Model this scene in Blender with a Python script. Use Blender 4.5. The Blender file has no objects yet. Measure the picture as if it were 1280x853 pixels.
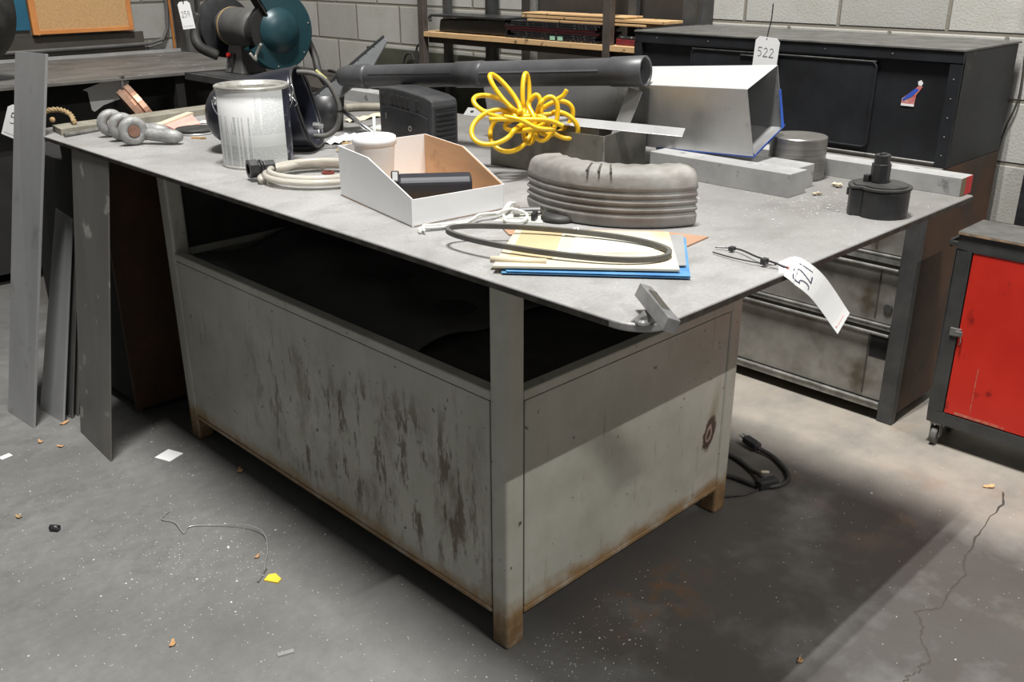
import bpy, bmesh, math, random
from mathutils import Vector, Matrix
random.seed(7)
scn = bpy.context.scene
col = scn.collection
PI = math.pi
T = .832                     # height of the steel table top

# ------------------------------------------------------------------ materials
def mat(name, c1, c2=None, rough=.6, metal=0., scale=8., thr=(.35, .65), bump=0., bscale=60., stretch=(1, 1, 1),
        spots=None, rough2=None, spec=.5, detail=6., alpha=1., trans=0.):
    m = bpy.data.materials.new(name); m.use_nodes = True
    n = m.node_tree.nodes; l = m.node_tree.links
    b = n['Principled BSDF']
    b.inputs['Roughness'].default_value = rough
    b.inputs['Metallic'].default_value = metal
    b.inputs['Specular IOR Level'].default_value = spec
    b.inputs['Transmission Weight'].default_value = trans
    tc = n.new('ShaderNodeTexCoord'); mp = n.new('ShaderNodeMapping')
    mp.inputs['Scale'].default_value = stretch
    l.new(tc.outputs['Object'], mp.inputs['Vector'])
    out = None
    if c2 is None:
        b.inputs['Base Color'].default_value = (*c1, 1)
    else:
        t = n.new('ShaderNodeTexNoise'); t.inputs['Scale'].default_value = scale
        t.inputs['Detail'].default_value = detail; t.inputs['Roughness'].default_value = .62
        l.new(mp.outputs['Vector'], t.inputs['Vector'])
        r = n.new('ShaderNodeMapRange'); r.inputs['From Min'].default_value = thr[0]; r.inputs['From Max'].default_value = thr[1]
        l.new(t.outputs['Fac'], r.inputs['Value'])
        x = n.new('ShaderNodeMixRGB'); x.inputs['Color1'].default_value = (*c1, 1); x.inputs['Color2'].default_value = (*c2, 1)
        l.new(r.outputs['Result'], x.inputs['Fac'])
        out = x.outputs['Color']
        if rough2 is not None:
            rr = n.new('ShaderNodeMapRange'); rr.inputs['To Min'].default_value = rough; rr.inputs['To Max'].default_value = rough2
            l.new(r.outputs['Result'], rr.inputs['Value']); l.new(rr.outputs['Result'], b.inputs['Roughness'])
        if spots:
            sc, lo, hi, c3 = spots
            t2 = n.new('ShaderNodeTexNoise'); t2.inputs['Scale'].default_value = sc; t2.inputs['Detail'].default_value = 3
            l.new(tc.outputs['Object'], t2.inputs['Vector'])
            r2 = n.new('ShaderNodeMapRange'); r2.inputs['From Min'].default_value = lo; r2.inputs['From Max'].default_value = hi
            l.new(t2.outputs['Fac'], r2.inputs['Value'])
            x2 = n.new('ShaderNodeMixRGB'); x2.inputs['Color2'].default_value = (*c3, 1)
            l.new(r2.outputs['Result'], x2.inputs['Fac']); l.new(out, x2.inputs['Color1']); out = x2.outputs['Color']
        l.new(out, b.inputs['Base Color'])
    if bump:
        t3 = n.new('ShaderNodeTexNoise'); t3.inputs['Scale'].default_value = bscale; t3.inputs['Detail'].default_value = 4
        l.new(tc.outputs['Object'], t3.inputs['Vector'])
        bm = n.new('ShaderNodeBump'); bm.inputs['Strength'].default_value = bump; bm.inputs['Distance'].default_value = .004
        l.new(t3.outputs['Fac'], bm.inputs['Height']); l.new(bm.outputs['Normal'], b.inputs['Normal'])
    return m

class NT:
    """tiny node-graph helper for the hand-made materials"""
    def __init__(s, m):
        s.n = m.node_tree.nodes; s.l = m.node_tree.links; s.b = s.n['Principled BSDF']
        s.tc = s.n.new('ShaderNodeTexCoord'); s.co = s.tc.outputs['Object']
        sx = s.n.new('ShaderNodeSeparateXYZ'); s.l.new(s.co, sx.inputs[0]); s.x, s.y, s.z = sx.outputs
    def noise(s, scale, stretch=(1, 1, 1), detail=5, rough=.6, off=(0, 0, 0)):
        mp = s.n.new('ShaderNodeMapping'); mp.inputs['Scale'].default_value = stretch; mp.inputs['Location'].default_value = off
        s.l.new(s.co, mp.inputs['Vector'])
        t = s.n.new('ShaderNodeTexNoise'); t.inputs['Scale'].default_value = scale
        t.inputs['Detail'].default_value = detail; t.inputs['Roughness'].default_value = rough
        s.l.new(mp.outputs[0], t.inputs['Vector']); return t.outputs['Fac']
    def rng(s, v, a, b, c=0., d=1.):
        r = s.n.new('ShaderNodeMapRange'); s._in(v, r.inputs['Value'])
        for k, q in zip(('From Min', 'From Max', 'To Min', 'To Max'), (a, b, c, d)): r.inputs[k].default_value = q
        return r.outputs['Result']
    def _in(s, v, sock):
        if isinstance(v, (int, float)): sock.default_value = v
        else: s.l.new(v, sock)
    def math(s, op, a, b=0.):
        m = s.n.new('ShaderNodeMath'); m.operation = op; s._in(a, m.inputs[0]); s._in(b, m.inputs[1]); return m.outputs[0]
    def mix(s, f, a, b):
        m = s.n.new('ShaderNodeMixRGB'); s._in(f, m.inputs['Fac'])
        for q, k in ((a, 'Color1'), (b, 'Color2')):
            if isinstance(q, tuple): m.inputs[k].default_value = (*q, 1)
            else: s.l.new(q, m.inputs[k])
        return m.outputs['Color']
    def bump(s, h, strength=.3, dist=.004):
        b = s.n.new('ShaderNodeBump'); b.inputs['Strength'].default_value = strength; b.inputs['Distance'].default_value = dist
        s._in(h, b.inputs['Height']); s.l.new(b.outputs['Normal'], s.b.inputs['Normal'])
    def color(s, c): s.l.new(c, s.b.inputs['Base Color'])

def newmat(name, rough=.6, metal=0.):
    m = bpy.data.materials.new(name); m.use_nodes = True
    t = NT(m); t.b.inputs['Roughness'].default_value = rough; t.b.inputs['Metallic'].default_value = metal
    return m, t

# concrete floor: worn grey, painted table shade, dust by the drawers painted as if lit
M_floor, t = newmat('concrete_floor', .62)
base = t.mix(t.rng(t.noise(3.2), .3, .7), (.120, .118, .112), (.185, .182, .174))
base = t.mix(t.rng(t.noise(26, detail=8, rough=.7), .35, .75, 0, .55), base, (.085, .084, .080))
table_shade = t.math('MULTIPLY', t.rng(t.noise(4.5, off=(3, 1, 0)), .30, .50), t.math('MULTIPLY', t.rng(t.x, -.05, .15), t.rng(t.x, 1.22, 1.02)))  # dark mask paints the table's shade into the floor colour
base = t.mix(t.math('MULTIPLY', table_shade, .85), base, (.058, .052, .046))
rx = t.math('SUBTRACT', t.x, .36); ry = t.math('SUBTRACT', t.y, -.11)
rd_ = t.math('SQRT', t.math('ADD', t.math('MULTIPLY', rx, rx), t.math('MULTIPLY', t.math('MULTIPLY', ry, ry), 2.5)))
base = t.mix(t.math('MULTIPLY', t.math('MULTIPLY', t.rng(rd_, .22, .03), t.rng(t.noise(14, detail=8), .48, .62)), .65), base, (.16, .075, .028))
lit_dust = t.math('MULTIPLY', t.rng(t.x, 1.02, 1.25), t.rng(t.noise(7, off=(1, 4, 0)), .3, .6, .45, 1))  # tan dust, lightened further to paint in lamp light
base = t.mix(t.math('MULTIPLY', lit_dust, .8), base, (.36, .32, .27))
tan = t.math('MULTIPLY', t.rng(t.noise(5, off=(6, 2, 0)), .55, .7), t.math('MULTIPLY', t.rng(t.x, .75, 1.05), t.rng(t.y, .1, -.15)))
base = t.mix(t.math('MULTIPLY', tan, .5), base, (.26, .17, .11))
scuff = t.math('MULTIPLY', t.rng(t.noise(7, detail=9, rough=.7, off=(2, 5, 0)), .52, .66), t.math('MULTIPLY', t.rng(t.x, -.12, -.3), t.rng(t.y, .5, .9)))
base = t.mix(t.math('MULTIPLY', scuff, .45), base, (.06, .06, .058))
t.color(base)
t.bump(t.noise(90, detail=6, rough=.7), .25, .002)
t.l.new(t.rng(t.noise(5), .3, .7, .5, .75), t.b.inputs['Roughness'])

# painted cabinet: grey-green paint, oily run marks, rust along the bottom, burnt spot
M_cab, t = newmat('worn_grey_green_paint', .42)
c = t.mix(t.rng(t.noise(5), .3, .7), (.345, .34, .29), (.45, .445, .39))
c = t.mix(t.rng(t.noise(11, off=(2, 2, 2)), .5, .7, 0, .35), c, (.27, .25, .19))
c = t.mix(t.rng(t.noise(45, detail=3), .67, .71), c, (.10, .095, .08))
oil = t.rng(t.noise(15, stretch=(1, 1.6, .42), detail=8, rough=.7), .525, .585)
oil2 = t.rng(t.noise(7, stretch=(1, 1.3, .6), detail=8, rough=.72, off=(0, 3, 1)), .50, .66)
oil = t.math('MAXIMUM', oil, t.math('MULTIPLY', oil2, .75))
reg = t.math('MULTIPLY', t.math('MULTIPLY', t.rng(t.y, 1.02, .72), t.rng(t.y, .0, .14)), t.math('MULTIPLY', t.rng(t.z, .50, .40), t.rng(t.z, .07, .16)))
reg = t.math('MULTIPLY', reg, t.rng(t.x, .01, .005))
c = t.mix(t.math('MULTIPLY', t.math('MULTIPLY', oil, reg), .88), c, (.075, .050, .022))
run = t.rng(t.noise(30, stretch=(1, 1, .14), detail=6, rough=.7), .60, .70)
c = t.mix(t.math('MULTIPLY', run, .45), c, (.15, .11, .06))
rust = t.math('MULTIPLY', t.rng(t.math('ADD', t.z, t.math('MULTIPLY', t.noise(14), .07)), .150, .118), t.rng(t.noise(16), .25, .5))
c = t.mix(t.math('MULTIPLY', rust, .85), c, (.24, .13, .035))
rz = t.math('MULTIPLY', t.rng(t.z, .085, .06), t.rng(t.noise(30), .3, .6))
c = t.mix(t.math('MULTIPLY', rz, .7), c, (.10, .055, .025))
# burnt spot on the end panel at (0.663, 0, 0.24)
dx = t.math('SUBTRACT', t.x, .663); dz = t.math('MULTIPLY', t.math('SUBTRACT', t.z, .243), .55)
dx = t.math('SUBTRACT', dx, t.math('MULTIPLY', dz, .35))
d = t.math('SQRT', t.math('ADD', t.math('MULTIPLY', dx, dx), t.math('MULTIPLY', dz, dz)))
d = t.math('ADD', d, t.math('MULTIPLY', t.math('SUBTRACT', t.noise(30), .5), .022))
only = t.rng(t.y, .02, .015)
streak = t.math('MULTIPLY', t.math('MULTIPLY', t.rng(t.math('ABSOLUTE', dx), .024, .004), t.rng(t.z, .20, .25)), t.rng(t.z, .38, .27))
c = t.mix(t.math('MULTIPLY', t.math('MULTIPLY', streak, only), .75), c, (.19, .13, .035))
c = t.mix(t.math('MULTIPLY', t.rng(d, .026, .020), only), c, (.06, .035, .025))
c = t.mix(t.math('MULTIPLY', t.math('MULTIPLY', t.rng(d, .0135, .0115), t.rng(d, .007, .009)), only), c, (.33, .24, .21))
t.color(c); t.bump(t.noise(60), .12, .002)
t.l.new(t.rng(t.noise(12), .3, .7, .32, .55), t.b.inputs['Roughness'])

# concrete blocks: explicit courses, half-block offset every other one
def blocks(name, axis, off, tint=1.):
    m, t = newmat(name, .9)
    u = t.y if axis == 'y' else t.x
    row = t.math('FLOOR', t.math('DIVIDE', t.math('SUBTRACT', t.z, .7), .1835))
    zf = t.math('FRACT', t.math('DIVIDE', t.math('SUBTRACT', t.z, .7), .1835))
    half = t.math('MULTIPLY', t.math('FLOORED_MODULO', row, 2.), .5)
    ub = t.math('ADD', t.math('DIVIDE', t.math('SUBTRACT', u, off), .355), half)
    uf = t.math('FRACT', ub)
    def edge(f, w):
        a = t.math('MINIMUM', f, t.math('SUBTRACT', 1., f)); return t.rng(a, w * .45, w)
    e = t.math('MINIMUM', edge(uf, .022), edge(zf, .042))
    wn = t.n.new('ShaderNodeTexWhiteNoise'); wn.noise_dimensions = '2D'
    cb = t.n.new('ShaderNodeCombineXYZ'); t.l.new(row, cb.inputs[0]); t.l.new(t.math('FLOOR', ub), cb.inputs[1]); t.l.new(cb.outputs[0], wn.inputs['Vector'])
    c = t.mix(wn.outputs['Value'], (.39 * tint, .385 * tint, .355 * tint), (.52 * tint, .51 * tint, .475 * tint))
    c = t.mix(t.rng(t.noise(6), .45, .72, 0, .45), c, (.33 * tint, .31 * tint, .26 * tint))
    c = t.mix(t.rng(t.noise(110, detail=3), .60, .72, 0, .5), c, (.22 * tint, .215 * tint, .2 * tint))
    c = t.mix(e, (.25 * tint, .23 * tint, .19 * tint), c)
    t.color(c)
    h = t.math('ADD', t.math('MULTIPLY', e, 1.), t.math('MULTIPLY', t.noise(130), .3))
    t.bump(h, .7, .006)
    return m
M_blockR = blocks('concrete_block_right', 'y', .137)
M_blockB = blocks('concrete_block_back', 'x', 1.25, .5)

M_plate = None
M_plate, t = newmat('mild_steel_plate', .5, .25)
c = t.mix(t.rng(t.noise(3.5, detail=7), .3, .7), (.30, .295, .288), (.42, .415, .408))
c = t.mix(t.rng(t.noise(160, detail=3), .35, .7, 0, .30), c, (.17, .165, .16))
c = t.mix(t.rng(t.noise(11, stretch=(1, 1.5, 1), detail=8), .5, .75, 0, .6), c, (.20, .19, .18))
c = t.mix(t.math('MULTIPLY', t.rng(t.x, .30, .7), t.rng(t.noise(5, off=(5, 5, 0)), .2, .6, .3, .8)), c, (.165, .155, .145))
c = t.mix(t.math('MULTIPLY', t.rng(t.noise(6, off=(1, 2, 0), detail=8), .60, .66), t.rng(t.x, .75, .85)), c, (.26, .13, .06))
c = t.mix(t.rng(t.noise(50, detail=4), .66, .74, 0, .5), c, (.5, .5, .49))
t.color(c); t.bump(t.noise(45, detail=8, rough=.7), .16, .002)
t.l.new(t.rng(t.noise(7), .3, .7, .42, .6), t.b.inputs['Roughness'])

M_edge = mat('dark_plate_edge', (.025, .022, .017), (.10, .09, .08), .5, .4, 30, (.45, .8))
M_strip = mat('brushed_steel_strip', (.27, .272, .275), (.36, .362, .365), .42, .35, 3, stretch=(1, 1, .4), spots=(9, .6, .75, (.17, .17, .175)))
M_strip2 = mat('dull_steel_strip', (.13, .125, .115), (.19, .18, .165), .5, .35, 4, stretch=(1, 1, .4), spots=(14, .64, .72, (.34, .33, .31)))
M_alu = mat('bright_aluminium_sheet', (.46, .46, .455), (.60, .60, .595), .24, .8, 5, bump=.05, bscale=8, rough2=.42, spots=(16, .66, .78, (.22, .22, .23)))
M_bar = mat('sawn_grey_metal_bar', (.33, .33, .325), (.45, .45, .44), .5, .3, 9, spots=(30, .62, .72, (.2, .2, .2)), bump=.08)
M_cyl, t = newmat('turned_steel', .36, .75)
c = t.mix(t.rng(t.noise(14, stretch=(.4, .4, 22), detail=5), .3, .7), (.17, .162, .15), (.30, .29, .275)); t.color(c)
M_tin = mat('dull_dark_steel', (.10, .095, .08), (.19, .18, .155), .45, .5, 8, bump=.05, spots=(9, .6, .75, (.06, .055, .045)))
M_black = mat('black_plastic', (.014, .014, .015), (.034, .034, .036), .38, 0, 18)
M_matteblack = mat('flat_black_and_shade', (.006, .006, .006), (.012, .011, .010), .85, 0, 10)  # flat black parts, and painted shade under the benches
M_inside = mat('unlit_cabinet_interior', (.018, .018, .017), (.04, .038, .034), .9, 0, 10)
M_rubber = mat('black_rubber', (.018, .018, .017), (.045, .043, .04), .6, 0, 20)
M_greyrub = mat('dusty_grey_rubber', (.075, .073, .066), (.12, .117, .108), .6, 0, 20)
M_tread = mat('weathered_tread', (.16, .15, .135), (.29, .28, .262), .62, 0, 9, bump=.3, bscale=70, spots=(8, .58, .72, (.15, .10, .085)))
M_blackcab = mat('black_painted_steel', (.011, .0118, .0135), (.020, .0215, .025), .5, 0, 7, spec=.35, bump=.05, spots=(9, .66, .74, (.07, .055, .04)))
M_cabtop = mat('dusty_black_top', (.07, .068, .062), (.13, .127, .118), .65, 0, 12)
M_rail = mat('worn_bare_rail', (.14, .137, .125), (.34, .335, .315), .42, .4, 20)
M_drawer = mat('stained_galvanised_drawer', (.19, .18, .16), (.34, .325, .295), .5, .35, 6, bump=.05, spots=(8, .55, .72, (.10, .085, .06)))
M_post = mat('dark_grey_steel', (.045, .045, .045), (.085, .085, .083), .5, .2, 10)
M_rustside = mat('rust_brown_steel', (.040, .021, .012), (.090, .042, .021), .7, 0, 6, spots=(5, .52, .7, (.035, .03, .026)))
M_red = mat('red_paint', (.52, .018, .010), (.60, .028, .015), .4, 0, 5, spots=(16, .66, .74, (.28, .012, .008)))
M_redend = mat('red_paint_end', (.5, .01, .01), (.42, .015, .012), .5, 0, 20)
M_scrape = mat('scraped_paint', (.50, .24, .15), (.5, .03, .02), .6, 0, 60)
M_white = mat('white_card', (.82, .82, .815), (.86, .86, .855), .6, 0, 6)
M_whitebox = mat('white_carton', (.78, .785, .79), (.85, .855, .86), .6, 0, 5, spots=(9, .66, .82, (.5, .5, .49)))
M_brown = mat('brown_cardboard', (.50, .32, .19), (.58, .38, .23), .75, 0, 3, stretch=(1, 1, 8), spots=(12, .63, .76, (.26, .17, .10)))
M_styro = mat('white_foam', (.88, .88, .88), (.84, .84, .84), .45, 0, 5)
M_yellow = mat('yellow_hose', (.80, .50, .012), (.72, .42, .01), .32, 0, 10)
M_yellow2 = mat('yellow_scrap', (.75, .55, .05), (.65, .48, .04), .5, 0, 10)
M_blue = mat('blue_film', (.012, .07, .42), (.02, .12, .55), .35, 0, 12)
M_bluefold = mat('blue_folder', (.05, .17, .38), (.12, .30, .50), .5, 0, 10)
M_bluepan = mat('blue_board_paint', (.006, .075, .13), (.012, .10, .16), .55, 0, 4)
M_cream = mat('manila_paper', (.52, .455, .335), (.62, .56, .43), .7, 0, 4, spots=(9, .56, .75, (.45, .36, .22)))
M_paper = mat('pale_paper', (.52, .52, .44), (.60, .59, .52), .7, 0, 5)
M_cork = mat('cork', (.40, .235, .10), (.50, .31, .15), .9, 0, 120, bump=.3, bscale=200)
M_orange = mat('orange_wood', (.45, .17, .045), (.55, .22, .06), .6, 0, 10, stretch=(1, 1, 1))
M_teal = mat('dark_teal_enamel', (.010, .040, .050), (.016, .055, .068), .38, .1, 6, spots=(30, .7, .76, (.12, .12, .11)))
M_charcoal = mat('charcoal_casting', (.04, .042, .042), (.07, .07, .068), .5, .2, 10)
M_greycast = mat('grey_casting', (.075, .073, .070), (.11, .107, .10), .6, .1, 12)
M_navy = mat('glossy_black_shell', (.010, .011, .018), (.018, .020, .03), .28, 0, 6)
M_chrome = mat('chrome_wire', (.55, .55, .56), None, .25, .9)
M_redplastic = mat('red_plastic', (.55, .02, .015), None, .4)
M_galv = mat('galvanised_forging', (.22, .22, .215), (.36, .36, .35), .6, .35, 40, bump=.4, bscale=90)
M_copper = mat('copper_tone', (.38, .20, .13), (.55, .36, .26), .35, .6, 20)
M_boltend = mat('rusty_bolt_end', (.17, .09, .06), (.26, .14, .10), .6, .2, 40)
M_hose = mat('clear_vinyl_tube', (.86, .82, .74), (.80, .75, .66), .12, 0, 10, trans=.55)
M_tape = mat('white_twine', (.62, .62, .58), (.7, .7, .66), .7, 0, 30)
M_ink = mat('ink', (.008, .008, .02), None, .6)
M_inkblue = mat('dark_blue_ink', (.01, .012, .07), None, .6)
M_inkgrey = mat('faded_ink', (.20, .20, .22), None, .6)
M_inkred = mat('pink_print', (.75, .25, .22), None, .6)
M_maroon = mat('maroon_rubber', (.16, .03, .02), None, .5)
M_rope = mat('tan_rope', (.36, .26, .13), (.22, .15, .07), .8, 0, 90)
M_board = mat('dirty_board', (.18, .165, .13), (.27, .25, .20), .7, 0, 8, stretch=(3, 1, 1))
M_ply = mat('plywood_edge', (.50, .31, .14), (.62, .42, .22), .7, 0, 20, stretch=(1, .2, 6), spots=(30, .62, .7, (.12, .07, .04)))
M_shelfpost = mat('brown_painted_post', (.07, .058, .05), (.11, .09, .08), .5, .2, 10)
M_olive = mat('olive_paint', (.055, .058, .042), (.08, .083, .06), .6, 0, 10)
M_backdark = mat('dark_sheet', (.035, .030, .024), (.055, .046, .036), .7, 0, 5)
M_pink = mat('pink_paper', (.62, .30, .26), (.70, .40, .34), .7, 0, 10)
M_leaf = mat('dry_leaf', (.36, .20, .09), (.48, .29, .14), .8, 0, 60)
M_shav = mat('bright_shavings', (.75, .74, .72), (.6, .6, .58), .4, .2, 20)
M_brass = mat('yellowish_tape', (.42, .40, .16), None, .6)
M_mag1 = mat('dark_print_cover', (.03, .03, .035), (.30, .28, .27), .4, 0, 60, (.55, .62))
M_mag2 = mat('dark_red_print_cover', (.22, .015, .02), (.08, .02, .025), .4, 0, 60)
M_mint = mat('mint_sticker', (.30, .52, .38), None, .6)
M_light = mat('silver_flat', (.42, .42, .42), (.52, .52, .515), .3, .5, 10)
M_seam = mat('dark_seam', (.05, .045, .035), None, .7)

# can label: white paper, lines of tiny print, poured white paint with drips
def can_material():
    m, t = newmat('paint_can_label', .5)
    cf, sf = math.cos(-2.09), math.sin(-2.09)
    fwd = t.math('ADD', t.math('MULTIPLY', t.x, cf), t.math('MULTIPLY', t.y, sf))
    sid = t.math('ADD', t.math('MULTIPLY', t.x, -sf), t.math('MULTIPLY', t.y, cf))
    ang = t.math('ARCTAN2', sid, fwd)                    # 0 in the middle of the printed side
    lines = t.math('FRACT', t.math('MULTIPLY', t.z, 300.))
    ln = t.math('MULTIPLY', t.rng(lines, .35, .5), t.rng(lines, 1., .9))
    words = t.rng(t.noise(330, stretch=(1, 1, .8), detail=1), .40, .47)
    para = t.rng(t.noise(14, stretch=(.1, .1, 1.6), detail=0), .36, .38)
    colz = t.math('MULTIPLY', t.rng(t.z, .160, .158), t.rng(t.z, .018, .020))
    txt = t.math('MULTIPLY', t.math('MULTIPLY', ln, words), t.math('MULTIPLY', colz, para))
    leftprint = t.rng(ang, -.12, -.16)
    c = t.mix(t.math('MULTIPLY', txt, t.math('ADD', .42, t.math('MULTIPLY', leftprint, .3))), t.mix(leftprint, (.74, .76, .76), (.60, .62, .62)), (.26, .28, .29))
    dark = t.rng(ang, .93, .95)
    band = t.mix(t.rng(t.noise(25), .54, .60), (.012, .014, .03), (.30, .30, .36))
    c = t.mix(dark, c, band)
    cb = t.n.new('ShaderNodeCombineXYZ'); t.l.new(ang, cb.inputs[0])
    nz = t.n.new('ShaderNodeTexNoise'); nz.inputs['Scale'].default_value = 9.; nz.inputs['Detail'].default_value = 1.5
    t.l.new(cb.outputs[0], nz.inputs['Vector'])
    lim = t.rng(nz.outputs['Fac'], .46, .56, .118, .004)
    lim = t.math('ADD', lim, t.rng(ang, -.12, .30, 0., .13))
    paint = t.rng(t.math('SUBTRACT', t.z, lim), -.001, .001)
    paint = t.math('MULTIPLY', paint, t.rng(ang, .32, .28))
    c = t.mix(paint, c, (.80, .80, .79))
    t.color(c)
    return m
M_can = can_material()

# ------------------------------------------------------------------ geometry helpers
ORG = {}
class MB:
    def __init__(s): s.v = []; s.f = []
    def add(s, vs, fs):
        o = len(s.v); s.v += [Vector(p) for p in vs]; s.f += [tuple(i + o for i in f) for f in fs]; return s
    def box(s, x0, x1, y0, y1, z0, z1, M=None):
        vs = [(x, y, z) for x in (x0, x1) for y in (y0, y1) for z in (z0, z1)]
        if M is not None: vs = [M @ Vector(p) for p in vs]
        return s.add(vs, [(0, 1, 3, 2), (4, 6, 7, 5), (0, 4, 5, 1), (2, 3, 7, 6), (0, 2, 6, 4), (1, 5, 7, 3)])
    def hexa(s, lo, hi):
        return s.add(list(lo) + list(hi), [(3, 2, 1, 0), (4, 5, 6, 7), (0, 1, 5, 4), (1, 2, 6, 5), (2, 3, 7, 6), (3, 0, 4, 7)])
    def prism(s, poly, z0, z1, M=None):
        n = len(poly); vs = [(p[0], p[1], z0) for p in poly] + [(p[0], p[1], z1) for p in poly]
        if M is not None: vs = [M @ Vector(p) for p in vs]
        fs = [tuple(range(n - 1, -1, -1)), tuple(range(n, 2 * n))] + [(i, (i + 1) % n, (i + 1) % n + n, i + n) for i in range(n)]
        return s.add(vs, fs)
    def lathe(s, prof, c=(0, 0, 0), axis=(0, 0, 1), seg=32, a0=0, a1=2 * PI, M=None):
        ax = Vector(axis).normalized(); q = Vector((0, 0, 1)).rotation_difference(ax).to_matrix()
        full = abs(a1 - a0 - 2 * PI) < 1e-6; n = seg if full else seg + 1
        vs = []
        for (r, z) in prof:
            for k in range(n):
                a = a0 + (a1 - a0) * k / seg
                p = q @ Vector((r * math.cos(a), r * math.sin(a), z)) + Vector(c)
                vs.append(M @ p if M is not None else p)
        fs = []
        for i in range(len(prof) - 1):
            for k in range(n if full else n - 1):
                k2 = (k + 1) % n; fs.append((i * n + k, i * n + k2, (i + 1) * n + k2, (i + 1) * n + k))
        s.add(vs, fs)
        return s
    def cyl(s, r, z0, z1, c=(0, 0, 0), axis=(0, 0, 1), seg=32, r2=None):
        r2 = r if r2 is None else r2
        return s.lathe([(0.0001, z0), (r, z0), (r2, z1), (0.0001, z1)], c, axis, seg)
    def tube(s, pts, r, seg=10, cap=True, closed=False, radii=None, flat=None):
        pts = [Vector(p) for p in pts]; n = len(pts); rings = []
        up = None
        for i in range(n):
            a = pts[(i - 1) % n] if (closed or i > 0) else pts[i]
            b = pts[(i + 1) % n] if (closed or i < n - 1) else pts[i]
            tg = (b - a).normalized()
            if up is None:
                up = tg.orthogonal().normalized() if flat is None else Vector(flat)
            if flat is not None: up = Vector(flat)
            up = (up - tg * up.dot(tg)); up = up.normalized() if up.length > 1e-6 else tg.orthogonal().normalized()
            sd = tg.cross(up); rr = radii[i] if radii else r
            ru, rs = (rr, rr) if not isinstance(rr, tuple) else rr
            rings.append([pts[i] + up * (ru * math.cos(2 * PI * k / seg)) + sd * (rs * math.sin(2 * PI * k / seg)) for k in range(seg)])
        vs = [p for rg in rings for p in rg]; fs = []
        for i in range(n if closed else n - 1):
            j = (i + 1) % n
            for k in range(seg): fs.append((i * seg + k, i * seg + (k + 1) % seg, j * seg + (k + 1) % seg, j * seg + k))
        if cap and not closed: fs += [tuple(range(seg - 1, -1, -1)), tuple((n - 1) * seg + k for k in range(seg))]
        return s.add(vs, fs)
    def bar(s, a, b, w, h, up=(0, 0, 1)):
        a = Vector(a); b = Vector(b); d = (b - a).normalized(); u = Vector(up); u = (u - d * u.dot(d)).normalized(); sd = d.cross(u)
        lo = [a - sd * w / 2 - u * h / 2, a + sd * w / 2 - u * h / 2, a + sd * w / 2 + u * h / 2, a - sd * w / 2 + u * h / 2]
        hi = [p + (b - a) for p in lo]
        return s.hexa(lo, hi)
    def build(s, name, m, parent=None, bevel=0., smooth=False, origin=None, seg=2, mats=None, solid=0.):
        xs = [p.x for p in s.v]; ys = [p.y for p in s.v]; zs = [p.z for p in s.v]
        o = Vector(origin) if origin is not None else Vector(((min(xs) + max(xs)) / 2, (min(ys) + max(ys)) / 2, min(zs)))
        me = bpy.data.meshes.new(name); me.from_pydata([p - o for p in s.v], [], s.f)
        bm = bmesh.new(); bm.from_mesh(me)
        bmesh.ops.remove_doubles(bm, verts=bm.verts, dist=1e-6)
        bmesh.ops.recalc_face_normals(bm, faces=bm.faces); bm.to_mesh(me); bm.free()
        ob = bpy.data.objects.new(name, me); col.objects.link(ob)
        me.materials.append(m)
        if parent is not None:
            ob.parent = parent; ob.location = o - ORG[parent.name]
        else: ob.location = o
        ORG[ob.name] = o
        if solid:
            md = ob.modifiers.new('solid', 'SOLIDIFY'); md.thickness = solid; md.offset = 0
        if bevel:
            md = ob.modifiers.new('bevel', 'BEVEL'); md.width = bevel; md.segments = seg; md.limit_method = 'ANGLE'; md.angle_limit = .6
            md.harden_normals = False
        if smooth:
            for p in me.polygons: p.use_smooth = True
            if smooth == 'auto' or bevel:
                pass
        return ob

def smooth_by_angle(ob, ang=.7):
    bm = bmesh.new(); bm.from_mesh(ob.data)
    for f in bm.faces: f.smooth = True
    for e in bm.edges:
        if len(e.link_faces) == 2 and e.calc_face_angle(0) > ang: e.smooth = False
    bm.to_mesh(ob.data); bm.free(); return ob

def tag(o, label, cat, group=None, kind=None):
    if label: o['label'] = label
    if cat: o['category'] = cat
    if group: o['group'] = group
    if kind: o['kind'] = kind
    return o
def struct(o): o['kind'] = 'structure'; return o
def lab(o, label): o['label'] = label; return o
def thing(name, loc, label, cat, group=None):
    o = bpy.data.objects.new(name, None); col.objects.link(o); o.location = loc; o.empty_display_size = .05
    ORG[o.name] = Vector(loc); return tag(o, label, cat, group)

def catmull(pts, n=8, closed=False):
    P = [Vector(p) for p in pts]; out = []; m = len(P)
    rng_ = range(m) if closed else range(m - 1)
    for i in rng_:
        p0 = P[(i - 1) % m] if closed or i > 0 else P[0]; p1 = P[i]; p2 = P[(i + 1) % m]
        p3 = P[(i + 2) % m] if closed or i < m - 2 else P[-1]
        for k in range(n):
            t_ = k / n
            out.append(.5 * ((2 * p1) + (-p0 + p2) * t_ + (2 * p0 - 5 * p1 + 4 * p2 - p3) * t_ * t_ + (-p0 + 3 * p1 - 3 * p2 + p3) * t_ ** 3))
    if not closed: out.append(P[-1])
    return out

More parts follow.
